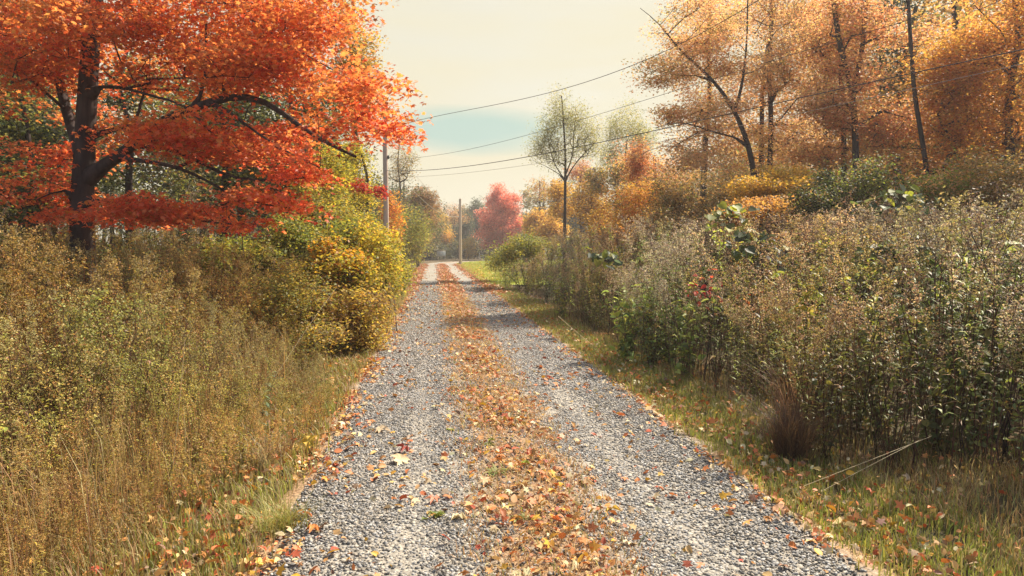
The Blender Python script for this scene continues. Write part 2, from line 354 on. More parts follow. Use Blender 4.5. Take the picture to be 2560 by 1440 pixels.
md = N(nt, 'ShaderNodeMix', data_type='RGBA'); L(nt, M(nt, 'MULTIPLY_ADD', dust, .55, .25), md.inputs[0]); L(nt, ms_.outputs[2], md.inputs[6]); md.inputs[7].default_value = (.42, .37, .30, 1)
ac = M(nt, 'ABSOLUTE', uvn.outputs['Fac'])
wob = M(nt, 'MULTIPLY', M(nt, 'SUBTRACT', noise(nt, ob, 2.2, 6, .7), .5), .75)
mid = M(nt, 'MULTIPLY', M(nt, 'SUBTRACT', M(nt, 'ADD', .40, wob), ac), 5, clamp=True)
out_ = M(nt, 'MULTIPLY', M(nt, 'SUBTRACT', ac, M(nt, 'ADD', 1.36, M(nt, 'MULTIPLY', wob, .6))), 6, clamp=True)
dirt = M(nt, 'MULTIPLY', M(nt, 'MAXIMUM', mid, out_), .85)
dc = ramp(nt, noise(nt, ob, 35, 8, .8), [(.3, (.16, .085, .045)), (.5, (.34, .2, .1)), (.7, (.5, .34, .17))])
mz = N(nt, 'ShaderNodeMix', data_type='RGBA'); L(nt, dirt, mz.inputs[0]); L(nt, md.outputs[2], mz.inputs[6]); L(nt, dc, mz.inputs[7]); L(nt, mz.outputs[2], p_.inputs['Base Color'])
bp = N(nt, 'ShaderNodeBump'); bp.inputs['Distance'].default_value = .012; bp.inputs['Strength'].default_value = .9; bp.invert = True
L(nt, vo.outputs['Distance'], bp.inputs['Height']); L(nt, bp.outputs[0], p_.inputs['Normal'])
path = [(cx(y), y) for y in np.concatenate([np.arange(-12, 30, .3), np.arange(30, 70, 1)])]
hx, hy = -.11, 1.0; ang = math.atan2(hx, hy); x0, y0 = cx(70), 70.0
while ang < math.pi / 2 + .02:
    ang += 1.0 / 25; x0 += math.sin(ang); y0 += math.cos(ang); path.append((x0, y0))
for k in range(60): x0 += 1.0; path.append((x0, y0))
path = np.array(path); tn = np.gradient(path, axis=0); tn /= np.linalg.norm(tn, axis=1, keepdims=True); nr = np.stack([tn[:, 1], -tn[:, 0]], 1)
ac_ = np.array([-1.62, -1.5, -1.2, -.9, -.6, -.35, -.12, .12, .35, .6, .9, 1.2, 1.5, 1.62])
def rz(e): return .012 + .03 * np.exp(-(e / .35) ** 2) - .012 * np.exp(-((np.abs(e) - .8) / .3) ** 2) - .03 * sm((np.abs(e) - 1.45) / .2)
rr_ = rng(5); V = []
for k, (p, q) in enumerate(zip(path, nr)):
    wv = .06 * math.sin(k * .9) + .05 * math.sin(k * 2.3) + rr_.normal(0, .015)
    for e in ac_:
        ee = e + (wv if abs(e) > 1.4 else 0); V.append((p[0] + q[0] * ee, p[1] + q[1] * ee, float(rz(e))))
nx = len(ac_); i = (np.arange(len(path) - 1)[:, None] * nx + np.arange(nx - 1)[None]).ravel()
a = Acc(); a.add(V, np.concatenate([np.stack([i, i + 1, i + nx + 1], 1), np.stack([i, i + nx + 1, i + nx], 1)]), (.4, .4, .4))
road = a.build('road', mr, smooth=True); tag(road, kind='structure')
at = road.data.attributes.new('across', 'FLOAT', 'POINT'); at.data.foreach_set('value', np.tile(ac_, len(path)).astype(np.float32))
# lawn in the bend
ml, nt = new_mat('lawn_grass')
o_ = N(nt, 'ShaderNodeOutputMaterial'); p_ = N(nt, 'ShaderNodeBsdfPrincipled'); L(nt, p_.outputs[0], o_.inputs[0]); p_.inputs['Roughness'].default_value = .8
tcl = N(nt, 'ShaderNodeTexCoord')
lg = ramp(nt, noise(nt, tcl.outputs['Object'], .35, 8, .75), [(.3, (.22, .30, .05)), (.5, (.36, .42, .07)), (.72, (.50, .44, .08))])
L(nt, lg, p_.inputs['Base Color'])
ly = np.arange(30, 99.6, .8); V = []; 
for y in ly:
    e0 = cx(y) + 1.5
    if y > 68: e0 = float(np.interp(y, path[:, 1][path[:, 1] > 66][:45], path[:, 0][path[:, 1] > 66][:45])) + 1.45 + 1.3 * sm((y - 80) / 15)
    for q in np.linspace(0, 1, 12): x = e0 + (34 - e0) * q ** 1.5; V.append((x, min(y, y0 - 1.6), .03 + .0 * q))
i = (np.arange(len(ly) - 1)[:, None] * 12 + np.arange(11)[None]).ravel()
a = Acc(); a.add(V, np.concatenate([np.stack([i, i + 1, i + 13], 1), np.stack([i, i + 13, i + 12], 1)]), (.4, .4, .4))
tag(a.build('lawn', ml, smooth=True), kind='structure')
# loose gravel stones
ico = []
phi = (1 + 5 ** .5) / 2
for s1 in (-1, 1):
    for s2 in (-phi, phi): ico += [(0, s1, s2), (s1, s2, 0), (s2, 0, s1)]
ico = np.array(ico, float); ico /= np.linalg.norm(ico[0])
D = np.linalg.norm(ico[:, None] - ico[None], axis=2); el_ = D[D > .1].min() * 1.01; IT = []
for a_ in range(12):
    for b_ in range(a_ + 1, 12):
        for c_ in range(b_ + 1, 12):
            if max(D[a_, b_], D[b_, c_], D[a_, c_]) < el_:
                nn_ = np.cross(ico[b_] - ico[a_], ico[c_] - ico[a_]); IT.append((a_, b_, c_) if nn_ @ ico[a_] > 0 else (a_, c_, b_))
IT = np.array(IT)
def stones(n, ya, yb, s0, s1, r, acc, midp=.2):
    y = ya * (yb / ya) ** r.random(n * 2) if yb / ya > 2 else r.uniform(ya, yb, n * 2)
    e = r.uniform(-1.5, 1.5, n * 2); y_ok = r.random(n * 2) < y / yb if yb / ya > 2 else np.ones(n * 2, bool)
    wear = np.sin(y * 1.3 + e * 2.2) * np.sin(y * .47 + 1) + .7 * np.sin(y * 3.7 - e * 5) * np.sin(e * 6 + y) + 1.1 * np.exp(-((np.abs(e) - .82) / .24) ** 2); y_ok &= r.random(n * 2) > .30 * np.clip(wear, 0, 1.9)
    mids = np.abs(e) < .38 + .12 * np.sin(y * 3) + .1 * np.sin(y * 7.7)
    keep = (~mids | (r.random(n * 2) < midp)) & ((np.abs(e) < 1.42) | (r.random(n * 2) < .4)) & y_ok
    y = y[keep]; e = e[keep]; n = len(y)
    S = s0 * (s1 / s0) ** r.random(n)
    B = ico[None] * r.uniform(.75, 1.3, (n, 12, 1)) * (S[:, None] * np.stack([r.uniform(.8, 1.4, n), r.uniform(.7, 1.1, n), r.uniform(.45, .75, n)], 1))[:, None]
    q = r.uniform(0, 6.28, n); c, s = np.cos(q), np.sin(q)
    X = B[..., 0] * c[:, None] - B[..., 1] * s[:, None]; Y = B[..., 0] * s[:, None] + B[..., 1] * c[:, None]
    tl = r.normal(0, .3, (n, 1)); Z = B[..., 2] + X * tl
    V = np.stack([X + (cx(y) + e)[:, None], Y + y[:, None], Z + (rz(e) + S * .22)[:, None]], -1)
    g = np.clip(r.beta(1.4, 2.3, n) * .6 + .05, 0, .65)[:, None] * np.array([[1, .965, .92]]); warm = r.random(n)[:, None]
    g = np.where(warm > .62, g * np.array([[1.12, 1, .84]]), g)
    acc.add(V, IT[None] + (np.arange(n) * 12)[:, None, None], np.repeat(g, 20, 0))
a = Acc(); r = rng(11)
stones(74000, 2.6, 8, .005, .0132, r, a); stones(44000, 8, 16, .008, .018, r, a); stones(16000, 16, 34, .013, .026, r, a)
tag(a.build('gravel', MSTONE), 'loose blue grey crushed gravel filling both wheel tracks of the driveway', 'gravel', 'stuff')
# ------------------------------------------------------------------ fallen leaves
LIT = [(4, (.62, .30, .10)), (2.5, (.66, .42, .17)), (4.5, (.6, .20, .065)), (2.5, (.66, .54, .32)), (1.5, (.42, .09, .04)), (2, (.68, .38, .05)), (1.5, (.25, .13, .08))]
def litter(acc, r, x, y, z, size, T, palette=LIT, tilt=.35):
    n = len(x); nrm = np.stack([r.normal(0, tilt, n), r.normal(0, tilt, n), np.ones(n)], 1)
    place(acc, T, np.stack([x, y, z], 1), nrm, size, pal(palette, n, r, .2), r)
a = Acc(); r = rng(21)
for n, sd_, off, y1, y2 in ((6400, .22, 0, 2.6, 45), (8600, .22, -1.66, 2.6, 45), (5200, .20, 1.66, 2.6, 45), (1300, .5, -.85, 2.6, 30), (1500, .5, .85, 2.6, 30)):
    u = r.random(n); y = y1 * (y2 / y1) ** (u ** .72); e = off + r.normal(0, sd_, n)
    patch = np.sin(y * 2.1 + off * 3) + np.sin(y * 5.3 + e * 4) > -.1 - 1.1 * r.random(n); y = y[patch]; e = e[patch]
    x = cx(y) + e; z = np.where(np.abs(e) < 1.6, rz(e), gz(x, y)) + .014 + r.random(len(y)) * .015
    sz_ = (.018 + .042 * r.random(len(y)) ** 1.8) * (1 + .03 * y); k_ = r.random(len(y)) < .55
    litter(a, r, x[k_], y[k_], z[k_], sz_[k_], T_MAP2, tilt=.5); litter(a, r, x[~k_], y[~k_], z[~k_], sz_[~k_] * 1.1, T_OVAL, tilt=.7)
# reddish drift on the far shoulders
for off in (-1.75, .0, 1.55):
    n = 3000; y = r.uniform(24, 68, n); e = off + r.normal(0, .22, n); x = cx(y) + e
    litter(a, r, x, y, np.full(n, .05), r.uniform(.08, .16, n), T_DIA, [(3, (.6, .2, .1)), (3, (.6, .3, .15)), (2, (.5, .36, .2))], .5)
n = 2200; y = r.uniform(34, 70, n); x = cx(y) + 1.6 + r.exponential(2.2, n); litter(a, r, x, y, np.full(n, .06), r.uniform(.08, .15, n), T_DIA, [(3, (.7, .45, .1)), (2, (.62, .3, .1))], .4)
# in and among the verge grass and weeds
for sgn in (-1, 1):
    n = 2800; y = 2.6 * (24 / 2.6) ** (r.random(n) ** .8); e = sgn * (1.7 + r.exponential(.6, n)); x = cx(y) + e
    zz_ = gz(x, y) + r.uniform(.02, .11, n); sz_ = .022 + .04 * r.random(n) ** 1.5; k_ = r.random(n) < .5
    litter(a, r, x[k_], y[k_], zz_[k_], sz_[k_], T_MAP2, tilt=1.0); litter(a, r, x[~k_], y[~k_], zz_[~k_], sz_[~k_] * 1.1, T_OVAL, tilt=1.0)
tag(a.build('leaf_litter', MLIT), 'drifts of orange and tan fallen maple leaves on the driveway crown and shoulders', 'leaf litter', 'stuff')
# single large leaves that stand out: (px, py, width px, colour, label)
BIG = [
 (1370, 1262, 42, (.62, .36, .03), 'yellow fallen leaf lying on a dark red one in the driveway centre'),
 (1400, 1275, 52, (.32, .10, .04), 'brown red fallen leaf under the yellow one in the driveway centre'),
 (1100, 1272, 60, (.55, .24, .15), 'large curled salmon leaf near the bottom of the left wheel track'),
 (1220, 1240, 50, (.62, .42, .22), 'upright tan orange leaf on the centre strip left of the yellow leaf'),
 (985, 1172, 88, (.68, .52, .3), 'wide pale tan leaf lying flat on the left wheel track'),
 (1025, 1140, 56, (.26, .06, .05), 'dark red crumpled leaf on the gravel of the left wheel track'),
 (1470, 1225, 84, (.66, .45, .26), 'wide pale orange leaf with red tip on the right wheel track'),
 (1650, 1242, 36, (.45, .09, .035), 'small bright red leaf alone on the right wheel track'),
 (1530, 1302, 60, (.62, .40, .06), 'golden fallen leaf near the bottom edge right of the centre strip'),
 (1410, 1103, 36, (.50, .14, .03), 'red orange leaf on gravel just right of the centre strip'),
 (1140, 1322, 62, (.66, .55, .34), 'large cream coloured leaf at the bottom left of the centre strip'),
 (1310, 1187, 34, (.30, .36, .05), 'bright green leaf lying on the brown centre strip'),
 (1225, 1128, 26, (.30, .34, .05), 'small yellow green leaf near the green tuft on the centre strip'),
 (790, 1100, 64, (.62, .40, .05), 'bright yellow leaf caught in the grass at the left road edge'),
 (745, 1122, 62, (.62, .42, .16), 'pale gold leaf on the grass left of the bright yellow one'),
 (455, 1075, 64, (.58, .40, .05), 'bright yellow leaf held up in the weeds at lower left'),
 (537, 1108, 48, (.6, .42, .06), 'golden yellow leaf in the weeds right of the other yellow leaf'),
 (940, 1088, 60, (.64, .48, .3), 'pale leaf at the left edge of the gravel beside the verge'),
 (1380, 1110, 40, (.6, .3, .14), 'peach coloured leaf beside the red orange leaf right of centre'),
 (1690, 1093, 34, (.64, .52, .3), 'pale cream leaf on the outer part of the right wheel track'),
 (2110, 1330, 110, (.64, .48, .24), 'large tan yellow leaf at the lower right edge of the gravel'),
 (1945, 1290, 80, (.55, .3, .16), 'wide salmon brown leaf at the right edge of the gravel'),
 (1560, 938, 34, (.6, .32, .05), 'orange leaf hanging in grass at the foot of the right thicket'),
 (870, 1140, 48, (.42, .16, .06), 'rust coloured leaf at the left edge of the gravel'),
 (1925, 1205, 44, (.45, .10, .06), 'red leaf at the grass edge of the right shoulder'),
 (700, 1320, 60, (.6, .26, .08), 'orange leaf at the bottom left corner of the gravel'),
 (790, 1345, 52, (.62, .22, .06), 'red orange leaf at the lower left of the gravel near the edge'),
 (1120, 905, 22, (.55, .2, .05), 'orange leaf at the left side of the centre strip further along'),
]
r = rng(33)
for px, py, wpx, c, lab in BIG:
    d = 1.6 * F / (py - 620); p = P(px, py, d); e = p[0] - cx(d)
    p[2] = (float(rz(e)) if abs(e) < 1.6 else float(gz(p[0], p[1]))) + .035
    held = 'held up' in lab or 'in the weeds' in lab or 'caught' in lab or 'hanging' in lab
    if held: p = P(px, py, d * .93) if py > 1000 else P(px, py, d * .96)
    a = Acc(); s = wpx / F * d / 1.55
    nrm = np.array([[r.normal(0, .35), r.normal(-.1, .3) if not held else -.9, 1.0]])
    v, t = T_MAP; v = v.copy(); v[:, 2] = v[:, 2] * 2.2 - .22 * v[:, 0] ** 2; place(a, (v, t), p[None], nrm, np.array([s]), np.array([c]), r)
    A = p - np.array([0, 0, 0]); 
    tubes(a, [A], [A + np.array([r.normal(0, .02), -.04, .01])], .0014, .001, [q * .6 for q in c], 3)
    o = a.build('fallen_leaf', MLIT, origin=p)
    tag(o, lab, 'leaf', group='large single leaves lying on the driveway and verge')
# ------------------------------------------------------------------ grass
def blades(acc, r, x, y, z, h, w, cols, lean=.5, seg=2):
    n = len(x); az_ = r.uniform(0, 6.28, n); l = r.uniform(.1, lean, n) * h
    d = np.stack([np.cos(az_), np.sin(az_)], 1); s = np.stack([-d[:, 1], d[:, 0]], 1) * w[:, None] / 2
    b = np.stack([x, y, z], 1); m = b.copy(); m[:, :2] += d * l[:, None] * .35; m[:, 2] += h * .6
    t = b.copy(); t[:, :2] += d * l[:, None]; t[:, 2] += h * r.uniform(.75, 1, n)
    S = np.concatenate([s, np.zeros((n, 1))], 1)
    V = np.stack([b - S, b + S, m + S * .8, m - S * .8, t], 1)
    acc.add(V, np.array([(0, 1, 2), (0, 2, 3), (3, 2, 4)])[None] + (np.arange(n) * 5)[:, None, None], np.repeat(cols, 3, 0))
GRS = [(4, (.36, .37, .08)), (3, (.27, .31, .07)), (2, (.4, .34, .14)), (2, (.5, .42, .22))]
GRY = [(3, (.36, .26, .11)), (3, (.46, .35, .17)), (2, (.26, .24, .08)), (1, (.3, .16, .08))]
DRYR = [(4, (.44, .24, .12)), (3, (.54, .34, .16)), (2, (.6, .45, .22))]
a = Acc(); r = rng(41)
def verge(n, e0, e1, y1, y2, h0, h1, palette, pw=1.0, wd=.005, lean=.7):
    y = y1 * (y2 / y1) ** (r.random(n) ** pw); e = r.uniform(e0, e1, n); x = cx(y) + e
    x += r.normal(0, .06, n); clump = (np.sin(x * 9 + y * 3) * np.sin(y * 7 - x * 4) > -.4) | (r.random(n) < .4)
    x = x[clump]; y = y[clump]; e = x - cx(y); n = len(x)
    z = np.where(np.abs(e) < 1.6, rz(e), gz(x, y)); h = r.uniform(h0, h1, n) * (1 + .008 * y)
    blades(a, r, x, y, z, h, r.uniform(.6, 1.4, n) * wd * (1 + .06 * y), pal(palette, n, r, .22), lean)
verge(46000, 1.55, 2.5, 2.6, 34, .03, .11, GRS, .8)
verge(12000, 2.2, 3.4, 2.6, 20, .06, .18, GRY, .8, .004)
verge(40000, -2.5, -1.6, 2.6, 34, .04, .16, GRS + GRY, .8)
verge(30000, -4.2, -2.1, 2.6, 16, .07, .24, GRY + DRYR, .8, .004, .8)
verge(26000, -.46, .46, 2.6, 34, .012, .055, DRYR, .8, .004, 1.8); verge(1500, -.4, .4, 2.6, 20, .02, .07, GRS, .8, .005, 1.2)
n = 30000; y = r.uniform(30, 90, n); x = cx(y) + 1.5 + .03 * np.clip(y - 68, 0, 99) ** 1.8 + r.random(n) ** 1.6 * 14; 
blades(a, r, x, y, np.full(n, .03), r.uniform(.05, .13, n), r.uniform(.02, .05, n), pal([(4, (.34, .40, .07)), (3, (.44, .46, .08)), (2, (.52, .44, .1))], n, r, .15), .8)
verge(11000, 2.3, 5.0, 2.6, 5.6, .03, .13, GRY + DRYR + GRS[:1], .9, .004, 1.2); verge(9000, -5.5, -2.3, 2.6, 12, .35, .8, DRYR + GRY, .9, .003, .5)
tag(a.build('grass', MGR), 'short green and straw coloured grass on both verges, crown and lawn', 'grass', 'stuff')
# small green tufts on the centre strip
r = rng(43)
for (px, py, sc_, lab) in ((1225, 1130, .05, 'small green weed tuft on the leafy centre strip'), (1130, 1085, .05, 'low green weed on the left side of the centre strip'), (1240, 1205, .07, 'pale green grass tuft in the middle of the centre strip'),
                           (1090, 1305, .07, 'green weed at the bottom left of the centre strip'), (1300, 1330, .06, 'green weed sprig at the very bottom of the centre strip'), (1270, 1060, .045, 'dark green weed on the brown dead grass of the centre strip')):
    d = 1.6 * F / (py - 620); p = P(px, py, d); p[2] = float(rz(p[0] - cx(d))); a = Acc(); n = 26
    az_ = r.uniform(0, 6.28, n); el2 = r.uniform(.2, 1.1, n); yd = np.stack([np.cos(az_) * np.cos(el2), np.sin(az_) * np.cos(el2), np.sin(el2)], 1)
    place(a, T_OVAL if 'weed' in lab else T_LAN, p + r.normal(0, .02, (n, 3)) * [1, 1, .1], np.stack([-yd[:, 0], -yd[:, 1], np.full(n, 1.2)], 1), r.uniform(.5, 1.2, n) * sc_ * (.7 if 'weed' in lab else 1.4), pal([(3, (.24, .28, .08)), (2, (.36, .36, .13))], n, r), r, yd)
    tag(a.build('weed_tuft', MG, origin=p), lab, 'weed', group='green tufts growing on the centre strip')
# ------------------------------------------------------------------ weeds (templates about 1.5 m tall)
def curve_stem(r, h, lean, k=7):
    q = np.linspace(0, 1, k + 1); a_ = r.uniform(0, 6.28); p = np.stack([np.cos(a_) * lean * q ** 2, np.sin(a_) * lean * q ** 2, h * q], 1)
    p[1:-1, :2] += r.normal(0, .012, (k - 1, 2)); return p
def goldenrod(seed, leafc, stemc, plumec, nleaf=34, nb=16, dead=.35, dia=.018, h=1.5, ll=.105):
    r = rng(seed); a = Acc(); p = curve_stem(r, h, r.uniform(.05, .35)); rad = np.linspace(.0045, .0018, len(p))
    tubes(a, p[:-1], p[1:], rad[:-1], rad[1:], stemc, 3)
    f = lambda q: np.stack([np.interp(q, np.linspace(0, 1, len(p)), p[:, i]) for i in range(3)], 1)
    q = .34 + .58 * r.random(nleaf) ** .8; pos = f(q); az_ = r.uniform(0, 6.28, nleaf); el2 = r.uniform(-.7, .55, nleaf)
    yd = np.stack([np.cos(az_) * np.cos(el2), np.sin(az_) * np.cos(el2), np.sin(el2)], 1)
    c = pal(leafc, nleaf, r, .2); dd = r.random(nleaf) < dead * (1.6 - 1.4 * q); c[dd] = pal([(1, (.22, .13, .07)), (1, (.32, .2, .1))], int(dd.sum()), r)
    place(a, T_LAN, pos, np.stack([-yd[:, 0] * .6, -yd[:, 1] * .6, np.full(nleaf, 1.)], 1), r.uniform(.6, 1.25, nleaf) * ll * (1.25 - .6 * q), c, r, yd)
    if nb:
        q = r.uniform(.8, 1.0, nb); S = f(q); az_ = r.uniform(0, 6.28, nb); ln = r.uniform(.06, .17, nb) * (1.5 - q * .8)
        o1 = np.stack([np.cos(az_), np.sin(az_), np.full(nb, 1.1)], 1) * ln[:, None] * .5; o2 = o1 + np.stack([np.cos(az_), np.sin(az_), np.full(nb, .15)], 1) * ln[:, None] * .55
        tubes(a, S, S + o1, .0014, .0012, stemc, 3); tubes(a, S + o1, S + o2, .0012, .0009, stemc, 3)
        m = 11; t = r.random((nb, m, 1)); pp = np.where(t < .5, S[:, None] + o1[:, None] * t * 2, S[:, None] + o1[:, None] + (o2 - o1)[:, None] * (t * 2 - 1)).reshape(-1, 3) + r.normal(0, .008, (nb * m, 3))
        place(a, T_DIA, pp, r.normal(size=(nb * m, 3)) + [0, 0, .8], dia * r.uniform(.7, 1.4, nb * m), pal(plumec, nb * m, r, .2), r)
    return a.arr()
def wispy(seed, leafc, stemc, h=1.4, nb=9, m=22, sz=.026):
    r = rng(seed); a = Acc(); p = curve_stem(r, h, r.uniform(.1, .4)); tubes(a, p[:-1], p[1:], .0035, .0025, stemc, 3)
    q = r.uniform(.3, 1, nb); S = np.stack([np.interp(q, np.linspace(0, 1, len(p)), p[:, i]) for i in range(3)], 1)
    az_ = r.uniform(0, 6.28, nb); ln = r.uniform(.15, .42, nb) * (1.3 - .6 * q)
    E = S + np.stack([np.cos(az_) * .6, np.sin(az_) * .6, np.full(nb, .75)], 1) * ln[:, None]; tubes(a, S, E, .0018, .001, stemc, 3)
    t = r.random((nb, m, 1)) ** .7; pp = (S[:, None] + (E - S)[:, None] * t).reshape(-1, 3) + r.normal(0, .022, (nb * m, 3))
    place(a, T_DIA, pp, r.normal(size=(nb * m, 3)) * .8 + [0, 0, .8], sz * r.uniform(.6, 1.4, nb * m), pal(leafc, nb * m, r, .2), r)
    return a.arr()
def leafy(seed, leafc, stemc, h=1.0, nb=7, m=16, sz=.055, T=T_OVAL):
    r = rng(seed); a = Acc(); S = []; E = []
    for k in range(nb):
        az_ = r.uniform(0, 6.28); o = r.uniform(.1, .45); b = np.array([0, 0, 0.]); m1 = np.array([math.cos(az_) * o * .5, math.sin(az_) * o * .5, h * r.uniform(.35, .55)]); e = np.array([math.cos(az_) * o, math.sin(az_) * o, h * r.uniform(.7, 1.05)])
        S += [b, m1]; E += [m1, e]
    S = np.array(S); E = np.array(E); tubes(a, S, E, .004, .0025, stemc, 3); n = len(S)
    t = r.random((n, m, 1)); pp = (S[:, None] + (E - S)[:, None] * t).reshape(-1, 3) + r.normal(0, .05, (n * m, 3)); pp = pp[pp[:, 2] > .04]
    place(a, T, pp, r.normal(size=(len(pp), 3)) * .55 + [0, 0, 1], sz * r.uniform(.6, 1.3, len(pp)), pal(leafc, len(pp), r, .2), r)
    return a.arr()
def scatter(acc, temps, W, x, y, z, s, tint, r):
    Wc = np.cumsum(np.array(W) / sum(W)); fld = .5 + .5 * np.sin(x * 1.1 + 1.7 * np.sin(y * .55 + x * .3)) * np.cos(y * .8 - x * .5 + 1.1 * np.sin(x * 1.9))
    pick = np.where(r.random(len(x)) < .62, np.clip(np.argsort(np.argsort(fld)) / len(x) + r.normal(0, .05, len(x)), 0, .999), r.random(len(x)))
    perm = np.random.default_rng(9).permutation(len(temps)); Wp = np.cumsum((np.array(W, float) / sum(W))[perm]); k = perm[np.minimum(np.searchsorted(Wp, pick), len(temps) - 1)]; yaw = r.uniform(0, 6.28, len(x))
    for j, (v, t, c) in enumerate(temps):
        m = np.where(k == j)[0]
        if not len(m): continue
        cs, sn = np.cos(yaw[m])[:, None], np.sin(yaw[m])[:, None]; S = s[m][:, None]
        X = (v[None, :, 0] * cs - v[None, :, 1] * sn) * S + x[m][:, None]; Y = (v[None, :, 0] * sn + v[None, :, 1] * cs) * S + y[m][:, None]; Z = v[None, :, 2] * S + z[m][:, None]
        C = np.clip(c[None] * tint[m][:, None, :], 0, .95)
        acc.add(np.stack([X, Y, Z], -1), t[None] + (np.arange(len(m)) * len(v))[:, None, None], C.reshape(-1, 3))
STEM = (.12, .06, .05); STEMG = (.16, .14, .06)
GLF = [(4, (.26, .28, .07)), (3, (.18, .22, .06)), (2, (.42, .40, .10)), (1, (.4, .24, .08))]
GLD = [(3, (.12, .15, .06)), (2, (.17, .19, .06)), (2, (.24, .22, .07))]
PLM = [(4, (.46, .33, .25)), (3, (.58, .45, .34)), (2, (.28, .18, .14)), (1, (.44, .38, .2))]
PLT = [(3, (.42, .33, .16)), (3, (.34, .27, .12)), (1, (.5, .4, .22))]
OLV = [(4, (.34, .27, .09)), (3, (.25, .2, .075)), (2, (.44, .31, .13)), (2, (.38, .19, .09))]
GRN = [(4, (.32, .36, .07)), (3, (.22, .27, .06)), (2, (.46, .44, .09))]
OLG = [(3, (.34, .32, .09)), (3, (.27, .25, .08)), (1, (.4, .34, .12))]
gR = [goldenrod(s, GLF, STEM, PLM) for s in (1, 2, 3)] + [goldenrod(s, GLD, STEM, PLM, dead=.5) for s in (4, 5)] + [goldenrod(s, GRN, STEMG, PLT, dead=.1) for s in (6, 7)] + \
     [wispy(s, OLV, STEM) for s in (8, 9)] + [leafy(s, GLD, STEM) for s in (10, 11)] + [wispy(12, GRN, STEMG)] + [goldenrod(13, GLF, STEM, PLM, nleaf=10, nb=16, dead=1.2), goldenrod(14, [(1, (.1, .07, .05))], (.05, .03, .03), [(1, (.2, .13, .1))], nleaf=7, nb=9, dead=1, h=1.55), leafy(15, [(3, (.2, .24, .06)), (2, (.34, .34, .08)), (1, (.1, .13, .05))], STEM, 1.25, 6, 11, .105), leafy(16, [(3, (.09, .12, .05)), (1, (.2, .22, .07))], STEM, 1.2, 9, 22, .05, T_LAN)]
gL = [wispy(s, OLV, STEM) for s in (21, 22, 23)] + [goldenrod(s, OLV, STEM, PLT, dead=.4) for s in (24, 25)] + [wispy(26, OLG, STEMG), goldenrod(27, OLG, STEMG, PLT, dead=.1), leafy(28, [(2, (.2, .12, .07)), (2, (.26, .2, .08))], STEM, sz=.04), leafy(29, OLIV, STEM, sz=.045)]
def tint_of(x, y, r, amp=.22):
    n = len(x); g = 1 + amp * np.sin(x * .9 + 2 * np.sin(y * .6)) * np.sin(y * .7 + 1.3); w_ = .12 * np.sin(x * 1.7 - y * .5)
    t = np.stack([g * (1 + w_), g, g * (1 - w_)], 1); return t * r.uniform(.85, 1.5, (n, 1))
# right-hand thicket
def thicket(name, sgn, n, y1, y2, e0, ew, temps, W, hf, seed, label, cat, pw=1.0, amp=.22):
    r = rng(seed); a = Acc(); u = r.random(n) ** pw; y = y1 * (y2 / y1) ** u; e = e0(y) + ew(y) * r.random(n) ** 1.5; x = cx(y) + sgn * e
    z = gz(x, y) - .02; hcap = 1.3; h = hf(e - e0(y), y, r) * r.uniform(.68, 1.14, n) * (1 + .13 * np.sin(x * 1.6 + y * .9) * np.sin(y * 1.3 - x * .4))
    if sgn > 0: h = np.minimum(h, (1.86 + .25 * r.random(n) + .03 * np.clip(y - 5, 0, 12) - z) / 1.55)
    scatter(a, temps, W, x, y, z, h, tint_of(x, y, r, amp) * ([[1.06, 1.0, .9]] if name == 'weed_field' else [[1, 1, 1]]), r); print(name, sum(len(t) for t in a.T))
    return tag(a.build(name, MG), label, cat, 'stuff')
e0R = lambda y: 2.3 + 1.7 * sm((5.5 - y) / 1.7) + .35 * np.sin(y * 1.1) * np.clip(1 - y / 40, 0, 1) + np.clip((26 - y) * 0, 0, 1)
thicket('weed_thicket', 1, 2700, 3.0, 36, e0R, lambda y: 3.5 + .45 * y, gR, [4, 4, 4, 3, 3, 3, 3, .7, .7, 1.6, 1.6, 1, 5, 5, 1.2, 2],
        lambda q, y, r: .78 + .5 * sm(q / 1.4) + .18 * sm(q / 4), 51, 'tangled thicket of seeding goldenrod and weeds right of the driveway', 'weeds', .75)
thicket('weed_field', -1, 5200, 2.4, 22, lambda y: 1.85 + .3 * np.sin(y * .8) + .25 * sm((8 - y) / 5), lambda y: 4 + .55 * y, gL, [4, 4, 4, 4, 4, 2.5, 2.5, 2, 2],
        lambda q, y, r: .26 + .6 * sm(q / (1.9 - .9 * sm((y - 6) / 5))) + .14 * sm((q - 2) / 4), 52, 'dense brown and olive field of tall autumn weeds left of the driveway', 'weeds', .75, .3)
thicket('roadside_brush', -1, 1500, 20, 78, lambda y: 2.0 + 0 * y, lambda y: 3.5 + 0 * y, gL[:2] + gL[5:] + [gR[6]], [2, 2, 3, 3, 2, 3, 2],
        lambda q, y, r: (.45 + .5 * sm(q / 1.2)) * (1 - .45 * sm((y - 30) / 30)), 53, 'low olive brush lining the left side of the driveway towards the bend', 'brush', 1.0)
# ------------------------------------------------------------------ trees and shrubs
def el(px, py, d, rx, ry, rd=None, wt=1.0):
    c = P(px, py, d); k = d / F; return (c[0], c[1], c[2], rx * k, rd if rd else rx * k, ry * k, wt)
def PP(l, d0=None): return [P(*q) if len(q) == 3 else P(q[0], q[1], d0) for q in l]
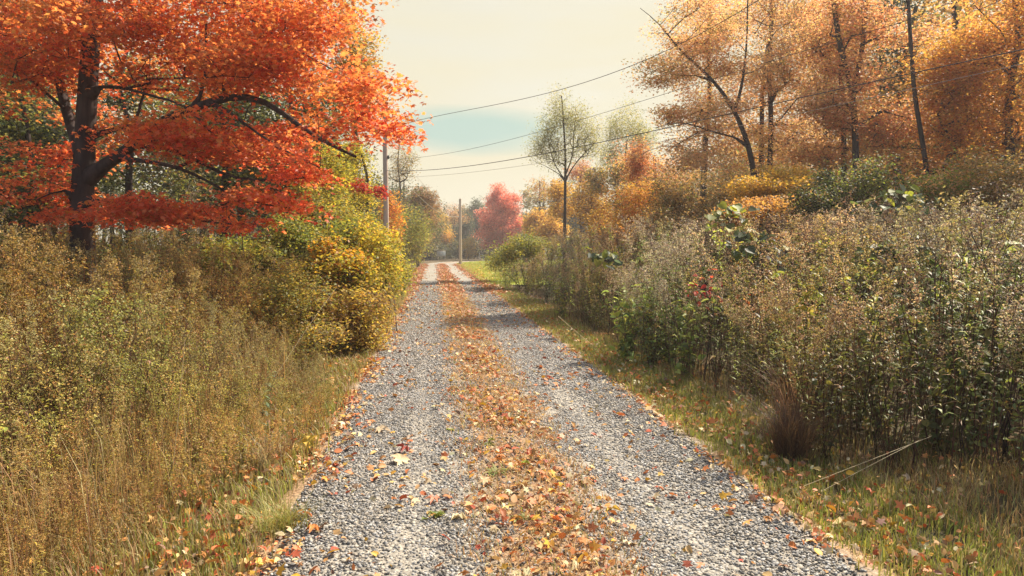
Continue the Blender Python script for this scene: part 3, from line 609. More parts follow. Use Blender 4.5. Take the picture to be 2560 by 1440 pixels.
# big red maple, left
b = P(205, 600, 12.0); b[2] = float(gz(b[0], b[1])) - .1
MAPT = [([b, *PP([(205, 500), (212, 400), (215, 300), (222, 200), (227, 110), (238, 0), (250, -150), (300, -300)], 12)], .235, .10),
 (PP([(228, 430, 12), (300, 392, 11.8), (345, 350, 11.6), (400, 305, 11.4), (470, 275, 11.2), (520, 257, 11), (590, 237, 10.8), (640, 238, 10.7), (700, 275, 10.6), (760, 325, 10.5), (830, 365, 10.4), (890, 392, 10.2)]), .115, .02),
 (PP([(338, 362, 11.6), (400, 364, 11.3), (470, 385, 11), (530, 425, 10.9), (590, 450, 10.8), (680, 452, 10.7), (760, 445, 10.5)]), .05, .01),
 (PP([(300, 395, 11.8), (420, 410, 11.2), (500, 438, 11), (560, 480, 10.9), (640, 510, 10.7), (720, 520, 10.5)]), .045, .01),
 (PP([(212, 400, 12), (180, 320, 12.3), (155, 240, 12.5), (140, 150, 12.6), (120, 40, 12.8)]), .12, .05),
 (PP([(222, 220, 12), (300, 215, 11.5), (380, 240, 11.1), (470, 262, 10.8), (520, 330, 10.5), (600, 380, 10.2)]), .035, .008),
 (PP([(465, 278, 11.2), (512, 250, 11), (515, 180, 11), (515, 60, 11.1)]), .04, .015),
 (PP([(236, -20, 12), (450, -60, 11.3), (600, 30, 10.9), (750, 130, 10.5), (880, 200, 10.2), (960, 270, 10)]), .028, .006),
 (PP([(206, 500, 12), (300, 505, 11.6), (420, 535, 11.1), (540, 560, 10.8), (640, 560, 10.6)]), .04, .008),
 (PP([(206, 480, 12), (150, 470, 11.8), (90, 500, 11.4)]), .03, .008),
 (PP([(540, 255, 10.9), (600, 300, 10.5), (680, 360, 10.2), (800, 420, 10)]), .03, .008)]
MAPE = [el(350, 130, 12, 300, 150, 2.6, 1), el(720, 120, 11, 230, 150, 2.0, 1), el(890, 240, 10.4, 100, 110, 1.1, 1.3), el(985, 300, 10, 55, 50, .6, 1.6),
        el(560, 330, 10.8, 220, 90, 1.8, 1), el(725, 400, 10.5, 85, 62, 1.1, 1.3), el(665, 495, 10.5, 115, 48, 1.0, 1.3), el(850, 320, 10.2, 66, 42, .8, 1.3),
        el(400, 530, 11.0, 185, 36, 1.0, 3.0), el(130, 400, 12.0, 60, 130, 1.1, 1), el(130, 540, 11.8, 60, 35, .8, 1.4), el(300, 330, 11.8, 90, 60, 1.2, .6), el(600, 555, 10.7, 80, 24, .6, 2.4),
        el(450, -130, 11.6, 480, 170, 2.6, .22), el(60, 100, 12.5, 160, 250, 1.6, .5), el(800, -40, 10.6, 180, 100, 1.6, .5)]
t = Tree(101)
for k, (pts, r0, r1) in enumerate(MAPT): t.limb(pts, r0, r1, at=None if k == 0 else 1)
C = crown_pts(t.r, MAPE, 1250, .35, .52, 1.25)
t.attach(C, up=.35, minz=1.3, lift=.08, wob=.12)
th = thing('maple_tree', b, 'large red orange maple with dark trunk and arching limb at the left', 'tree')
t.wood(tip=.0045, expo=.5).build('trunk', MBARK, th, smooth=True, origin=b)
a = Acc()
hi = C[:, 2] > P(500, 330, 11)[2] + t.r.normal(0, .5, len(C))
leaf_cloud(a, t.r, C[~hi], 40, .25, .24, T_MAP2, .070, RED, .6, droop=.22); leaf_cloud(a, t.r, C[hi], 36, .26, .30, T_MAP2, .070, REDTOP, .65, droop=.2)
a.build('crown', foliage_mat('maple_leaf', .6, .45), th, origin=b)

def tree(px, d, h, r0, label, ells, nc, per, palette, seed, name='tree', leaf=.12, spread=.35, flat=.6, T=T_DIA, lean=(0, 0), bark=MBARK, cat='tree', trunks=None, **k):
    h = min(h, max(e[2] + .55 * e[5] for e in ells)) if ells and not trunks else h
    p = upright(px, 640, d, h, r0, lean, .02 * h, seed); base = p[0]
    tr = trunks if trunks else [(p, r0, r0 * .35)]
    return make_tree(name, label, cat, tr[0][0][0], tr, ells, nc, per, spread, flat, T, leaf, palette, seed, bark=bark, **k)
def foot(px, d):
    q = P(px, 640, d); q[2] = float(gz(q[0], q[1])) - .1; return q
# --- left background
tree(885, 20, 9, .13, 'tall yellow and tan tree rising behind the right edge of the red maple', [el(895, 150, 20, 60, 95, .9), el(870, 300, 20, 60, 110, .9), el(860, 40, 20, 70, 80, .9)], 150, 46, GOLD + [(3, (.4, .25, .1))], 201, leaf=.075, spread=.26, name='yellow_tree', T=T_OVAL, gap=.35)
tree(915, 19, 5.5, .09, 'tall yellow green vine covered tree just left of the nearer utility pole', [el(890, 430, 19, 42, 95, .7, 1.6), el(895, 520, 19, 38, 60, .7), el(860, 500, 18.5, 55, 60, .7), el(880, 590, 18, 70, 50, .8)], 210, 50, YELG + [(3, (.5, .42, .06))], 202, leaf=.065, spread=.2, name='vine_covered_tree', T=T_OVAL, minz=.3)
for (px, py, d, rx, ry, lab, sd) in ((893, 465, 17.2, 26, 17, 'small patch of crimson vine leaves against the yellow green tree', 205), (950, 480, 18.0, 18, 14, 'bright red vine sprig left of the nearer utility pole', 206)):
    r = rng(sd); c = P(px, py, d); th = thing('crimson_vine', c, lab, 'vine'); a = Acc(); cp = crown_pts(r, [el(px, py, d, rx, ry, .25)], 16); tubes(a, np.repeat(c[None], 16, 0), cp, .004, .002, (.1, .06, .05), 3); a.build('stems', MBARK, th, origin=c)
    a = Acc(); leaf_cloud(a, r, cp, 22, .08, .6, T_OVAL, .06, [(3, (.45, .03, .03)), (2, (.55, .06, .03))]); a.build('leaves', MF, th, origin=c)
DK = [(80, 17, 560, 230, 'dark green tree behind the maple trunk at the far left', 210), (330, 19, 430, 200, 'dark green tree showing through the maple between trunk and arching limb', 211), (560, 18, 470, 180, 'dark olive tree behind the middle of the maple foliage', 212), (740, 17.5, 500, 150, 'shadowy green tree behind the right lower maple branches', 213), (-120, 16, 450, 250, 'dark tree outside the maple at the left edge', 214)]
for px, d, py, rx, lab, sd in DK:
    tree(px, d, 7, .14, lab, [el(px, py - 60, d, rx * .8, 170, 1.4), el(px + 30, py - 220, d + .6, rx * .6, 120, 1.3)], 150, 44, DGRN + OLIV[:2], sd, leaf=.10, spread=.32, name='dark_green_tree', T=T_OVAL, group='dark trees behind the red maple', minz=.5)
def shrub(px, d, ells, nc, per, palette, seed, label, leaf=.06, spread=.16, T=T_OVAL, name='shrub', stems=4, flat=.75, group=None, cat='shrub', gap=.25, jit=.2, tilt=.6, tip=.003):
    r = rng(seed); b = foot(px, d); t = Tree(seed); top = np.mean([e[:3] for e in ells], 0)
    for k in range(stems):
        e = ells[k % len(ells)]; q = np.array(e[:3]) + r.normal(0, .3, 3) * np.array(e[3:6])
        q[2] = max(q[2], b[2] + .3); st = b + np.array([r.normal(0, .08), r.normal(0, .08), 0]); mid_ = (st + q) / 2 + [r.normal(0, .08), 0, .1]
        t.limb([st, mid_, q], .02 * min(1.6, e[5] + .4), .006)
    big = list(ells)
    for k in range(9):
        e = ells[k % len(ells)]; u = r.normal(size=3); u[2] = abs(u[2]) * .8 + .1; u /= np.linalg.norm(u)
        big.append((e[0] + u[0] * e[3], e[1] + u[1] * e[4], e[2] + u[2] * e[5], e[3] * .28, e[4] * .28, e[5] * r.uniform(.3, .5), 2.0))
    C = crown_pts(r, big, nc, .4, gap + .15, 2.0); C = C[C[:, 2] > b[2] + .08]
    t.attach(C, up=.2, minz=0, lift=.1)
    th = thing(name, b, label, cat, group); t.wood(tip=tip, expo=.45).build('stems', MBARK, th, smooth=True, origin=b)
    a = Acc(); leaf_cloud(a, r, C, per, spread, flat, T, leaf, palette, tilt, jit=jit); a.build('foliage', MF, th, origin=b); return th
YSH = [(4, (.55, .42, .05)), (3, (.36, .34, .05)), (2, (.6, .3, .04)), (3, (.22, .22, .05))]
MAR = [(3, (.5, .36, .09)), (2, (.55, .42, .08)), (2, (.26, .16, .07)), (1, (.34, .32, .07))]
shrub(850, 11.2, [el(845, 670, 11.2, 75, 45, .5), el(790, 690, 11, 55, 35, .4), el(905, 690, 11.2, 45, 45, .4), el(820, 640, 11.3, 30, 36, .3), el(880, 655, 11.3, 26, 30, .3)], 130, 42, YSH, 221, 'bright yellow and orange leaved shrub beside the left verge', .065, .13)
shrub(850, 10.6, [el(860, 790, 10.6, 90, 80, .7), el(780, 780, 10.4, 70, 80, .6), el(925, 760, 11.4, 45, 70, .5)], 230, 44, MAR, 222, 'brown and yellow bush under the bright yellow shrub by the left verge', .055, .13)
shrub(760, 13.5, [el(770, 590, 13.5, 90, 55, .9), el(690, 620, 13, 70, 40, .8), el(850, 600, 13.6, 60, 50, .8)], 170, 46, LEAFY + [(2, (.3, .3, .05))], 223, 'yellow green bush standing above the left weeds below the maple', .055, .16)
shrub(830, 16, [el(810, 520, 16, 70, 55, .9), el(760, 540, 15.5, 50, 45, .8), el(870, 560, 16, 60, 50, .8)], 150, 46, OLIV + YELG, 224, 'tall olive and yellow bush under the right end of the red maple', .06, .18)
shrub(640, 12.5, [el(640, 640, 12.5, 80, 35, .7), el(560, 650, 12, 70, 30, .6)], 90, 44, LEAFY, 225, 'low leafy green bush in the left weeds below the red sumac', .055, .15)
shrub(950, 15, [el(955, 705, 15, 45, 35, .6), el(925, 730, 13.5, 40, 35, .5), el(985, 685, 19, 36, 22, .7)], 120, 42, OLIV, 226, 'dark olive bush at the foot of the nearer utility pole', .055, .15)
shrub(980, 33, [el(985, 575, 33, 22, 38, .7), el(975, 530, 33, 20, 40, .6)], 60, 40, [(3, (.7, .4, .05)), (3, (.65, .22, .05)), (1, (.4, .3, .05))], 227, 'bright orange and yellow sapling just right of the nearer utility pole', .09, .22)
shrub(1000, 40, [el(1005, 590, 40, 50, 65, 1.5), el(1040, 610, 44, 40, 46, 1.5), el(960, 600, 37, 40, 60, 1.2)], 250, 46, LEAFY + OLIV, 228, 'dark green roadside bush behind the nearer utility pole', .1, .3)
shrub(1040, 55, [el(1040, 600, 55, 34, 40, 2)], 70, 40, OLIV, 229, 'olive bush along the left side just before the bend', .12, .35)
shrub(960, 13, [el(950, 640, 13.5, 50, 60, .7), el(905, 600, 14, 45, 60, .7), el(990, 690, 14.5, 30, 40, .6)], 190, 44, YELG, 232, 'tall ragged yellow green shrub between the yellow bush and the nearer pole', .055, .14)
shrub(740, 9.3, [el(740, 740, 9.3, 60, 70, .6), el(690, 780, 9.0, 60, 60, .6), el(800, 850, 9.0, 60, 50, .5)], 150, 40, MAR + OLIV, 233, 'brownish olive bush spilling out of the left weeds before the yellow bush', .04, .12)
shrub(900, 11.5, [el(935, 800, 11.5, 40, 50, .5), el(900, 860, 10.6, 50, 40, .5)], 110, 40, MAR, 234, 'low brown gold brush at the road edge below the yellow bush', .04, .12)
shrub(800, 17, [el(830, 440, 17, 50, 60, .9), el(800, 500, 16.5, 60, 50, .9)], 150, 46, YELG, 235, 'tall yellow green shrub filling the gap under the right tip of the maple', .065, .18)
# red sumac
r = rng(231); c = foot(600, 11.6); th = thing('sumac', c, 'small red sumac with drooping pinnate leaves in front of the maple foliage', 'shrub')
a = Acc(); a2 = Acc(); tp = P(605, 585, 11.6); tubes(a, [c, (c + tp) / 2 + [.05, 0, 0]], [(c + tp) / 2 + [.05, 0, 0], tp], [.014, .01], [.01, .007], (.1, .06, .05), 5)
for k in range(11):
    az_ = r.uniform(0, 6.28); dr = np.array([math.cos(az_), math.sin(az_) * .6, r.uniform(.3, 1.1)]); e = tp + dr * .24; tubes(a, [tp], [e], .003, .002, (.2, .06, .05), 3)
    n = 16; q = np.repeat(np.linspace(.25, 1, 8), 2)[:, None]; pos = tp + dr * .24 * q; sd_ = np.tile([1, -1], 8)[:, None] * np.cross(dr, [0, 0, 1])[None] + [0, 0, -.5] + dr * .4
    place(a2, T_LAN, pos, np.tile([[0, -.4, 1.]], (n, 1)), .10, pal([(1, (.6, .1, .06)), (1, (.5, .05, .05))], n, r), r, sd_)
a.build('stems', MBARK, th, origin=c); a2.build('leaves', MF, th, origin=c)
# --- middle distance, left of the bend
tree(1000, 44, 8.2, .09, 'thin nearly bare grey tree behind the nearer utility pole', [el(1000, 410, 44, 42, 65, 1.6), el(1010, 350, 44, 25, 30, 1)], 220, 10, [(2, (.3, .2, .12)), (2, (.25, .23, .08)), (1, (.5, .35, .1))], 241, leaf=.10, spread=.3, name='bare_tree', bark=MBARKG, tip=.011, gap=.1)
tree(1045, 58, 7.5, .14, 'brownish thin leaved tree leaning over the left side before the bend', [el(1045, 520, 58, 52, 62, 2.2), el(1015, 560, 56, 35, 50, 1.6), el(1065, 570, 60, 35, 45, 1.6)], 320, 26, BRWN + [(3, (.42, .22, .12))], 242, leaf=.17, spread=.36, name='brown_tree', tip=.012, gap=.2)
tree(1075, 106, 8, .14, 'golden tree at the left of the bend, next to the brownish one', [el(1092, 560, 106, 34, 42, 2.6), el(1108, 590, 105, 22, 26, 1.8), el(1070, 595, 107, 34, 34, 2.6)], 280, 44, [(4, (.68, .44, .08)), (3, (.5, .34, .08)), (2, (.38, .3, .08))], 243, leaf=.27, spread=.55, name='golden_tree')
tree(1128, 103, 4.5, .1, 'orange yellow small tree overhanging the white board at the bend', [el(1112, 600, 103, 20, 26, 1.6)], 80, 40, [(3, (.68, .36, .05)), (2, (.6, .4, .07))], 244, leaf=.15, spread=.4, name='golden_tree')
tree(1135, 112, 7, .16, 'pale brown tree beyond the bend left of the farther pole', [el(1130, 540, 112, 38, 28, 3)], 90, 24, BRWN + ORNG, 245, leaf=.2, spread=.55, name='brown_tree', tip=.016)
# pink red tree
tree(1255, 94, 9.5, .17, 'rounded pink red tree standing beyond the lawn at the bend', [el(1247, 545, 94, 60, 68, 3), el(1240, 495, 94, 28, 38, 1.8), el(1272, 515, 94, 28, 34, 1.8), el(1218, 590, 93, 38, 34, 2), el(1280, 575, 94, 38, 44, 2.2), el(1250, 615, 93, 46, 16, 2)], 560, 50, PINK, 251, leaf=.22, spread=.45, leafmat=foliage_mat('red_tree_leaf', .68, .6), name='red_tree', gap=.2, minz=.9)
shrub(1170, 91, [el(1170, 622, 91, 20, 22, 1.1), el(1170, 607, 91, 11, 12, .7)], 80, 30, [(3, (.62, .42, .08)), (2, (.45, .34, .09)), (1, (.32, .26, .1))], 252, 'small yellow bush on the grass between the farther pole and the pink red tree', .15, .28, name='yellow_bush')
for px, d, rx, py, lab, sd in ((1165, 118, 20, 565, 'dark blue green conifer behind the farther utility pole', 253), (1192, 124, 24, 545, 'tall grey green conifer immediately left of the pink red tree', 254), (1140, 125, 24, 610, 'low dark conifer just left of the farther pole beyond the road', 255)):
    tree(px, d, 11, .18, lab, [el(px, py + 35, d, rx, 40, 2.4), el(px, py, d, rx * .75, 40, 2), el(px, py - 30, d, rx * .4, 26, 1.2)], 150, 34, [(3, (.06, .085, .05)), (2, (.09, .11, .06))], sd, leaf=.28, spread=.5, name='conifer')
# --- right of the lawn
GLD2 = [(4, (.66, .40, .1)), (3, (.7, .48, .12)), (2, (.44, .26, .08))]
tree(1355, 66, 7, .15, 'gold orange rounded tree right of the pink red tree', [el(1350, 560, 66, 46, 48, 2.4), el(1385, 580, 64, 34, 38, 2)], 260, 44, GLD2, 261, leaf=.2, spread=.42, name='golden_tree')
tree(1475, 48, 7.5, .15, 'wide golden tree behind the lone slim tree', [el(1470, 520, 48, 58, 65, 2), el(1400, 500, 50, 35, 45, 1.6), el(1500, 580, 46, 50, 40, 1.8)], 260, 36, GOLD[:3] + [(3, (.46, .27, .08))], 262, leaf=.17, spread=.36, name='golden_tree')
tree(1350, 70, 9, .12, 'thin pinkish tree with sparse leaves left of the lone slim tree', [el(1350, 470, 70, 34, 34, 1.6)], 70, 14, [(2, (.5, .26, .16)), (1, (.5, .36, .1))], 263, leaf=.16, spread=.4, name='pinkish_tree', tip=.012)
tree(1450, 60, 9, .13, 'pinkish red tree top behind the right side of the lone slim tree', [el(1455, 440, 60, 34, 36, 1.6)], 80, 28, [(3, (.5, .2, .13)), (2, (.55, .3, .12))], 264, leaf=.14, spread=.36, name='pinkish_tree')
GGR = [(4, (.38, .38, .16)), (3, (.28, .29, .12)), (2, (.5, .44, .2))]
# lone slim tree
s = [foot(1412, 36), *PP([(1412, 560), (1413, 500), (1413, 450), (1414, 400), (1411, 340), (1408, 290), (1404, 240)], 36)]
tree(1412, 36, 0, 0, 'lone slim tree with a bare dark trunk and sparse olive crown right of the lawn', [el(1404, 245, 36, 24, 38, .6, 1.0), el(1385, 295, 36, 40, 46, 1.0, 1.0), el(1435, 290, 36, 40, 46, 1.0, 1.0), el(1365, 340, 36, 48, 44, 1.2, 1.1), el(1455, 335, 36, 50, 46, 1.2, 1.1), el(1410, 345, 36, 50, 60, 1.2, .9), el(1345, 378, 36, 38, 22, .9, 1.2), el(1480, 372, 36, 38, 30, .9, 1.2), el(1400, 400, 36, 55, 22, .9, .9)], 460, 24, GGR, 271,
     trunks=[(s, .125, .03), (PP([(1412, 452), (1440, 405), (1475, 370), (1500, 340)], 36), .045, .012), (PP([(1412, 445), (1375, 420), (1330, 400)], 36), .025, .008), (PP([(1413, 440), (1432, 390), (1435, 330), (1440, 280)], 36), .045, .012), (PP([(1412, 450), (1385, 410), (1372, 360), (1365, 310)], 36), .035, .01)],
     leaf=.075, spread=.25, flat=1.3, name='slim_tree', T=T_OVAL, gap=.35, tip=.009, minz=3.5, bark=MBARK, up=.9, hollow=.5)
tree(1565, 46, 8.6, .13, 'second olive topped tree between the lone slim tree and the orange wood', [el(1562, 315, 46, 56, 54, 1.5), el(1520, 350, 46, 28, 30, 1), el(1600, 350, 46, 46, 48, 1.2), el(1540, 390, 46, 50, 40, 1.3), el(1590, 400, 46, 40, 40, 1.2)], 330, 26, GGR, 272, leaf=.1, spread=.36, flat=1.1, name='slim_tree', T=T_OVAL, gap=.25, minz=4, bark=MBARKG)
tree(1545, 42, 7.2, .13, 'olive and tan tree filling the gap below the second slim tree', [el(1550, 430, 42, 55, 45, 1.5), el(1500, 450, 43, 40, 40, 1.4), el(1560, 500, 40, 60, 50, 1.5)], 220, 34, OLIV + BRWN + GOLD, 273, leaf=.14, spread=.3, name='olive_tree')
# --- orange wood on the right
OB = dict(name='orange_tree', T=T_DIA, leaf=.075, spread=.30, flat=.36, tip=.0085)
tree(1885, 20, 0, 0, 'leaning orange brown tree whose dark limb arches left over the wires', [el(1650, 180, 19.5, 75, 60, 1.1, 1), el(1740, 140, 20, 110, 80, 1.6), el(1850, 130, 20, 100, 90, 1.6), el(1700, 290, 19.5, 80, 60, 1.2, 1.1), el(1700, 60, 20, 110, 80, 1.6), el(1800, 290, 20, 90, 70, 1.4), el(1690, 400, 19.5, 90, 60, 1.3)], 270, 66, ORNG3, 281,
     trunks=[([foot(1900, 20), *PP([(1893, 520), (1885, 430), (1868, 350), (1830, 262), (1772, 188), (1700, 127), (1650, 60), (1600, 20)], 20)], .15, .008), (PP([(1838, 280), (1858, 200), (1868, 100), (1870, -40)], 20), .05, .015), (PP([(1772, 188), (1700, 190), (1640, 175)], 20), .03, .01), (PP([(1868, 350), (1780, 330), (1700, 300), (1640, 320)], 20), .035, .01)], gap=.6, hollow=.4, minz=2.2, **OB)
tree(1940, 22, 0, 0, 'upright thin trunked orange tree between the leaning tree and the twin dark trunks', [el(1960, 180, 21.5, 120, 110, 1.8), el(1960, 340, 21.5, 110, 80, 1.6), el(1930, 20, 22, 130, 90, 2), el(1850, 420, 20.5, 70, 50, 1.2), el(1980, 450, 20, 90, 45, 1.2)], 300, 66, ORNG3, 282,
     trunks=[([foot(1925, 22), *PP([(1925, 520), (1925, 400), (1928, 300), (1922, 180), (1930, 40), (1925, -100)], 22)], .11, .05), (PP([(1925, 330), (1990, 250), (2050, 180)], 22), .04, .012)], gap=.4, hollow=.4, minz=2, **OB)
tree(2140, 17, 0, 0, 'dark twin topped trunk with orange foliage near the upper right', [el(2120, 230, 17, 95, 90, 1.3), el(2060, 300, 17, 80, 80, 1.2), el(2230, 300, 17.5, 90, 90, 1.3), el(2150, 60, 17, 140, 80, 1.6), el(2210, 420, 17, 70, 40, 1)], 270, 66, ORNG + [(2, (.6, .22, .1))], 283,
     trunks=[([foot(2143, 17), *PP([(2142, 500), (2140, 430), (2138, 330), (2132, 235), (2112, 160), (2092, 80), (2080, -60)], 17)], .105, .055), (PP([(2132, 235), (2148, 165), (2162, 80), (2170, -60)], 17), .07, .035)], gap=.4, hollow=.4, minz=2.4, **OB)
tree(2110, 18.5, 0, 0, 'straight dark trunk just left of the twin topped trunk', [el(2090, 130, 18.5, 80, 90, 1.2), el(2040, 400, 18.5, 70, 45, 1)], 150, 60, ORNG, 284,
     trunks=[([foot(2112, 18.5), *PP([(2111, 500), (2110, 400), (2108, 300), (2102, 180), (2098, 60), (2095, -80)], 18.5)], .085, .05)], gap=.3, minz=2.4, **OB)
tree(2320, 16, 0, 0, 'leaning slim trunk with golden orange leaves at the far right', [el(2400, 300, 16, 80, 120, 1.3), el(2330, 180, 16, 70, 90, 1.2), el(2430, 130, 16, 90, 100, 1.4), el(2390, 420, 15.5, 60, 50, .9)], 250, 64, ORNG2, 285,
     trunks=[([foot(2325, 16), *PP([(2322, 500), (2318, 430), (2300, 320), (2285, 230), (2278, 130), (2270, 0)], 16)], .075, .04)], gap=.3, minz=2.0, **OB)
OB2 = dict(OB); OB2['name'] = 'dark_green_tree'
tree(2240, 21, 8.5, .16, 'dark green tree between the twin dark trunks and the leaning slim trunk', [el(2240, 170, 21, 75, 110, 1.6), el(2240, 330, 21, 70, 90, 1.4), el(2230, 20, 21, 80, 90, 1.5)], 260, 36, DGRN + [(3, (.09, .12, .05))], 286, minz=2, **OB2)
tree(2520, 15, 8, .14, 'orange brown tree at the extreme right edge', [el(2540, 250, 15, 100, 160, 1.3), el(2520, 50, 15, 110, 110, 1.5)], 240, 38, ORNG2, 287, minz=2, **OB)
for px, d, lab, sd, pl in ((1640, 30, 'orange tree deep in the wood behind the left edge of the orange wood', 291, ORNG), (1760, 27, 'brown orange tree deep in the wood behind the leaning tree', 292, ORNG), (1900, 29, 'tan orange tree deep in the wood behind the upright thin trunked tree', 293, ORNG2), (2050, 26, 'rust tree deep in the wood left of the dark trunks', 294, ORNG), (2200, 28, 'rust and gold tree deep in the wood behind the dark green tree', 295, ORNG), (2380, 24, 'gold tree deep in the wood behind the leaning slim trunk', 296, ORNG2), (2560, 24, 'red brown tree deep in the wood at the right edge', 297, ORNG)):
    top = 400 if px < 1700 else 180
    tree(px, d, 8 if px < 1700 else 11, .16, lab, [el(px, top + 60, d, 95, 110, 2.2), el(px + 30, top + 190, d, 90, 80, 2)] + ([el(px - 10, top - 120, d, 90, 110, 2.2)] if px > 1700 else []), 260, 34, pl, sd, leaf=.09, spread=.33, T=T_OVAL, name='woodland_tree', group='orange trees deep in the right wood', minz=1.2)
# understory shrubs right
shrub(1575, 22, [el(1575, 530, 22, 60, 50, .9), el(1620, 480, 22, 40, 40, .8), el(1540, 580, 21, 50, 40, .8)], 200, 40, ORNG2 + [(3, (.62, .42, .07))], 301, 'golden orange bush where the thicket meets the lone tree side of the wood', .065, .2)
shrub(1600, 28, [el(1600, 430, 28, 35, 55, .9), el(1600, 480, 27, 30, 40, .8)], 110, 40, [(3, (.55, .2, .09)), (2, (.5, .26, .1))], 302, 'salmon orange sapling left of the orange wood beneath the wires', .08, .22)
BR2 = [(3, (.34, .22, .10)), (2, (.22, .16, .07)), (2, (.45, .28, .1)), (1, (.2, .2, .07))]
shrub(1730, 16.5, [el(1730, 500, 16.5, 100, 60, .9), el(1680, 560, 16, 80, 45, .8)], 220, 40, BR2, 303, 'brown leaved bush in front of the leaning tree at the left of the wood', .055, .18)
shrub(1910, 14, [el(1910, 470, 14, 90, 26, .7), el(1960, 440, 14.5, 60, 22, .6)], 120, 40, [(4, (.62, .40, .07)), (3, (.58, .33, .07)), (1, (.4, .3, .08))], 304, 'yellow spray of layered leaves below the upright thin trunked tree', .055, .16, flat=.35, name='yellow_sapling')
shrub(1860, 12.5, [el(1850, 540, 12.5, 65, 32, .5), el(1910, 520, 12.8, 50, 24, .5)], 90, 40, [(4, (.6, .34, .1)), (3, (.55, .3, .1))], 305, 'orange layered sapling just above the big leaved vine', .05, .14, flat=.35, name='orange_sapling')
shrub(2070, 13.5, [el(2060, 500, 13.5, 90, 50, .9), el(2170, 480, 13.5, 70, 60, .8)], 190, 40, LEAFY[:2] + DGRN[:2] + BR2[:1], 306, 'dark green bush at the foot of the twin topped trunk', .055, .18)
shrub(2330, 13, [el(2330, 500, 13, 90, 45, .8), el(2440, 480, 13, 80, 60, .8)], 170, 40, LEAFY[:2] + ORNG[:1], 307, 'mixed green and rust bush under the leaning slim trunk', .055, .18)
shrub(2530, 12, [el(2520, 460, 12, 80, 80, .8)], 110, 40, BR2, 308, 'brown bush at the extreme right under the orange tree', .055, .18)
shrub(1310, 27, [el(1300, 630, 27, 50, 34, .9), el(1340, 615, 27, 30, 28, .7), el(1250, 655, 28, 40, 28, .9)], 160, 40, LEAFY + [(3, (.32, .3, .08))], 309, 'fresh green bush at the near right corner of the lawn', .07, .2)
# vines with big leaves on the thicket
def bigleaf(px, py, d, rx, ry, n, cols, label, sd, size=.12, name='broad_leaved_vine', droop=.5, T=T_HEART):
    n = int(n * 2.3)
    d = d * 1.12; r = rng(sd); b = foot(px, d + .1); c = P(px, py, d); th = thing(name, b, label, 'vine'); a = Acc(); a2 = Acc()
    cp = crown_pts(r, [el(px, py, d, rx * 1.1, ry, .35), el(px - rx * .7, py + ry * .7, d - .1, rx * .6, ry * .7, .3), el(px + rx * .5, py + ry * 1.1, d - .15, rx * .6, ry * .9, .3)], n, .2, .1); mid_ = (b + c) / 2 + [.08, 0, 0]
    tubes(a, [b, mid_], [mid_, c], [.01, .008], [.008, .005], (.1, .07, .05), 5); tubes(a, np.repeat(c[None] - [[0, 0, .1]], n, 0), cp, .004, .002, (.1, .07, .05), 3)
    nr_ = np.stack([r.normal(0, .45, n), r.normal(-droop, .4, n), np.full(n, .9)], 1); yd = np.stack([r.normal(0, .6, n), -np.abs(r.normal(.6, .4, n)), -np.abs(r.normal(.4, .3, n))], 1)
    place(a2, T, cp, nr_, size * r.uniform(.7, 1.2, n), pal(cols, n, r, .12), r, yd); a.build('stems', MBARK, th, origin=b); a2.build('leaves', MF, th, origin=b)
BL = [(3, (.40, .36, .05)), (3, (.06, .08, .05)), (2, (.10, .14, .06)), (1, (.07, .045, .05))]
bigleaf(1900, 585, 8.2, 75, 42, 26, BL, 'vine with big dark green and yellow heart shaped leaves on top of the thicket', 321)
bigleaf(2250, 500, 8.6, 90, 35, 26, [(3, (.12, .17, .05)), (2, (.3, .32, .05)), (2, (.07, .1, .05))], 'broad leaved green vine at the upper right of the thicket', 322)
bigleaf(1820, 530, 9.2, 55, 28, 18, [(3, (.3, .32, .05)), (2, (.12, .15, .06))], 'yellow green broad leaves behind the darker big leaved vine', 323, .12)
bigleaf(1520, 640, 11.5, 40, 14, 18, [(2, (.1, .14, .09)), (1, (.3, .32, .05))], 'small clump of pale green broad leaves at the left of the thicket top', 324, .12)
bigleaf(1762, 700, 7.6, 34, 40, 17, [(3, (.75, .12, .07)), (2, (.6, .06, .05))], 'cluster of bright red leaves in the middle of the thicket', 325, .075, 'red_vine', T=T_OVAL)
bigleaf(1880, 745, 7.3, 40, 22, 12, [(3, (.6, .16, .06)), (2, (.5, .2, .07))], 'scattered orange red leaves low in the thicket right of the bright red cluster', 326, .06, 'red_vine', T=T_OVAL)
bigleaf(2130, 1000 - 200, 6.2, 40, 14, 12, [(3, (.6, .28, .1))], 'orange leaf spray in the green weeds at the right', 327, .05, 'red_vine', T=T_OVAL)
bigleaf(2250, 620, 7.4, 120, 45, 34, [(3, (.14, .18, .06)), (2, (.22, .26, .06))], 'green broad leaved weeds right of the big leaved vine', 328, .11)
bigleaf(300, 790, 6.0, 70, 50, 16, [(3, (.3, .32, .08)), (2, (.36, .34, .09))], 'light green leafy patch in the left weed field', 329, .05, 'leafy_vine', T=T_OVAL)
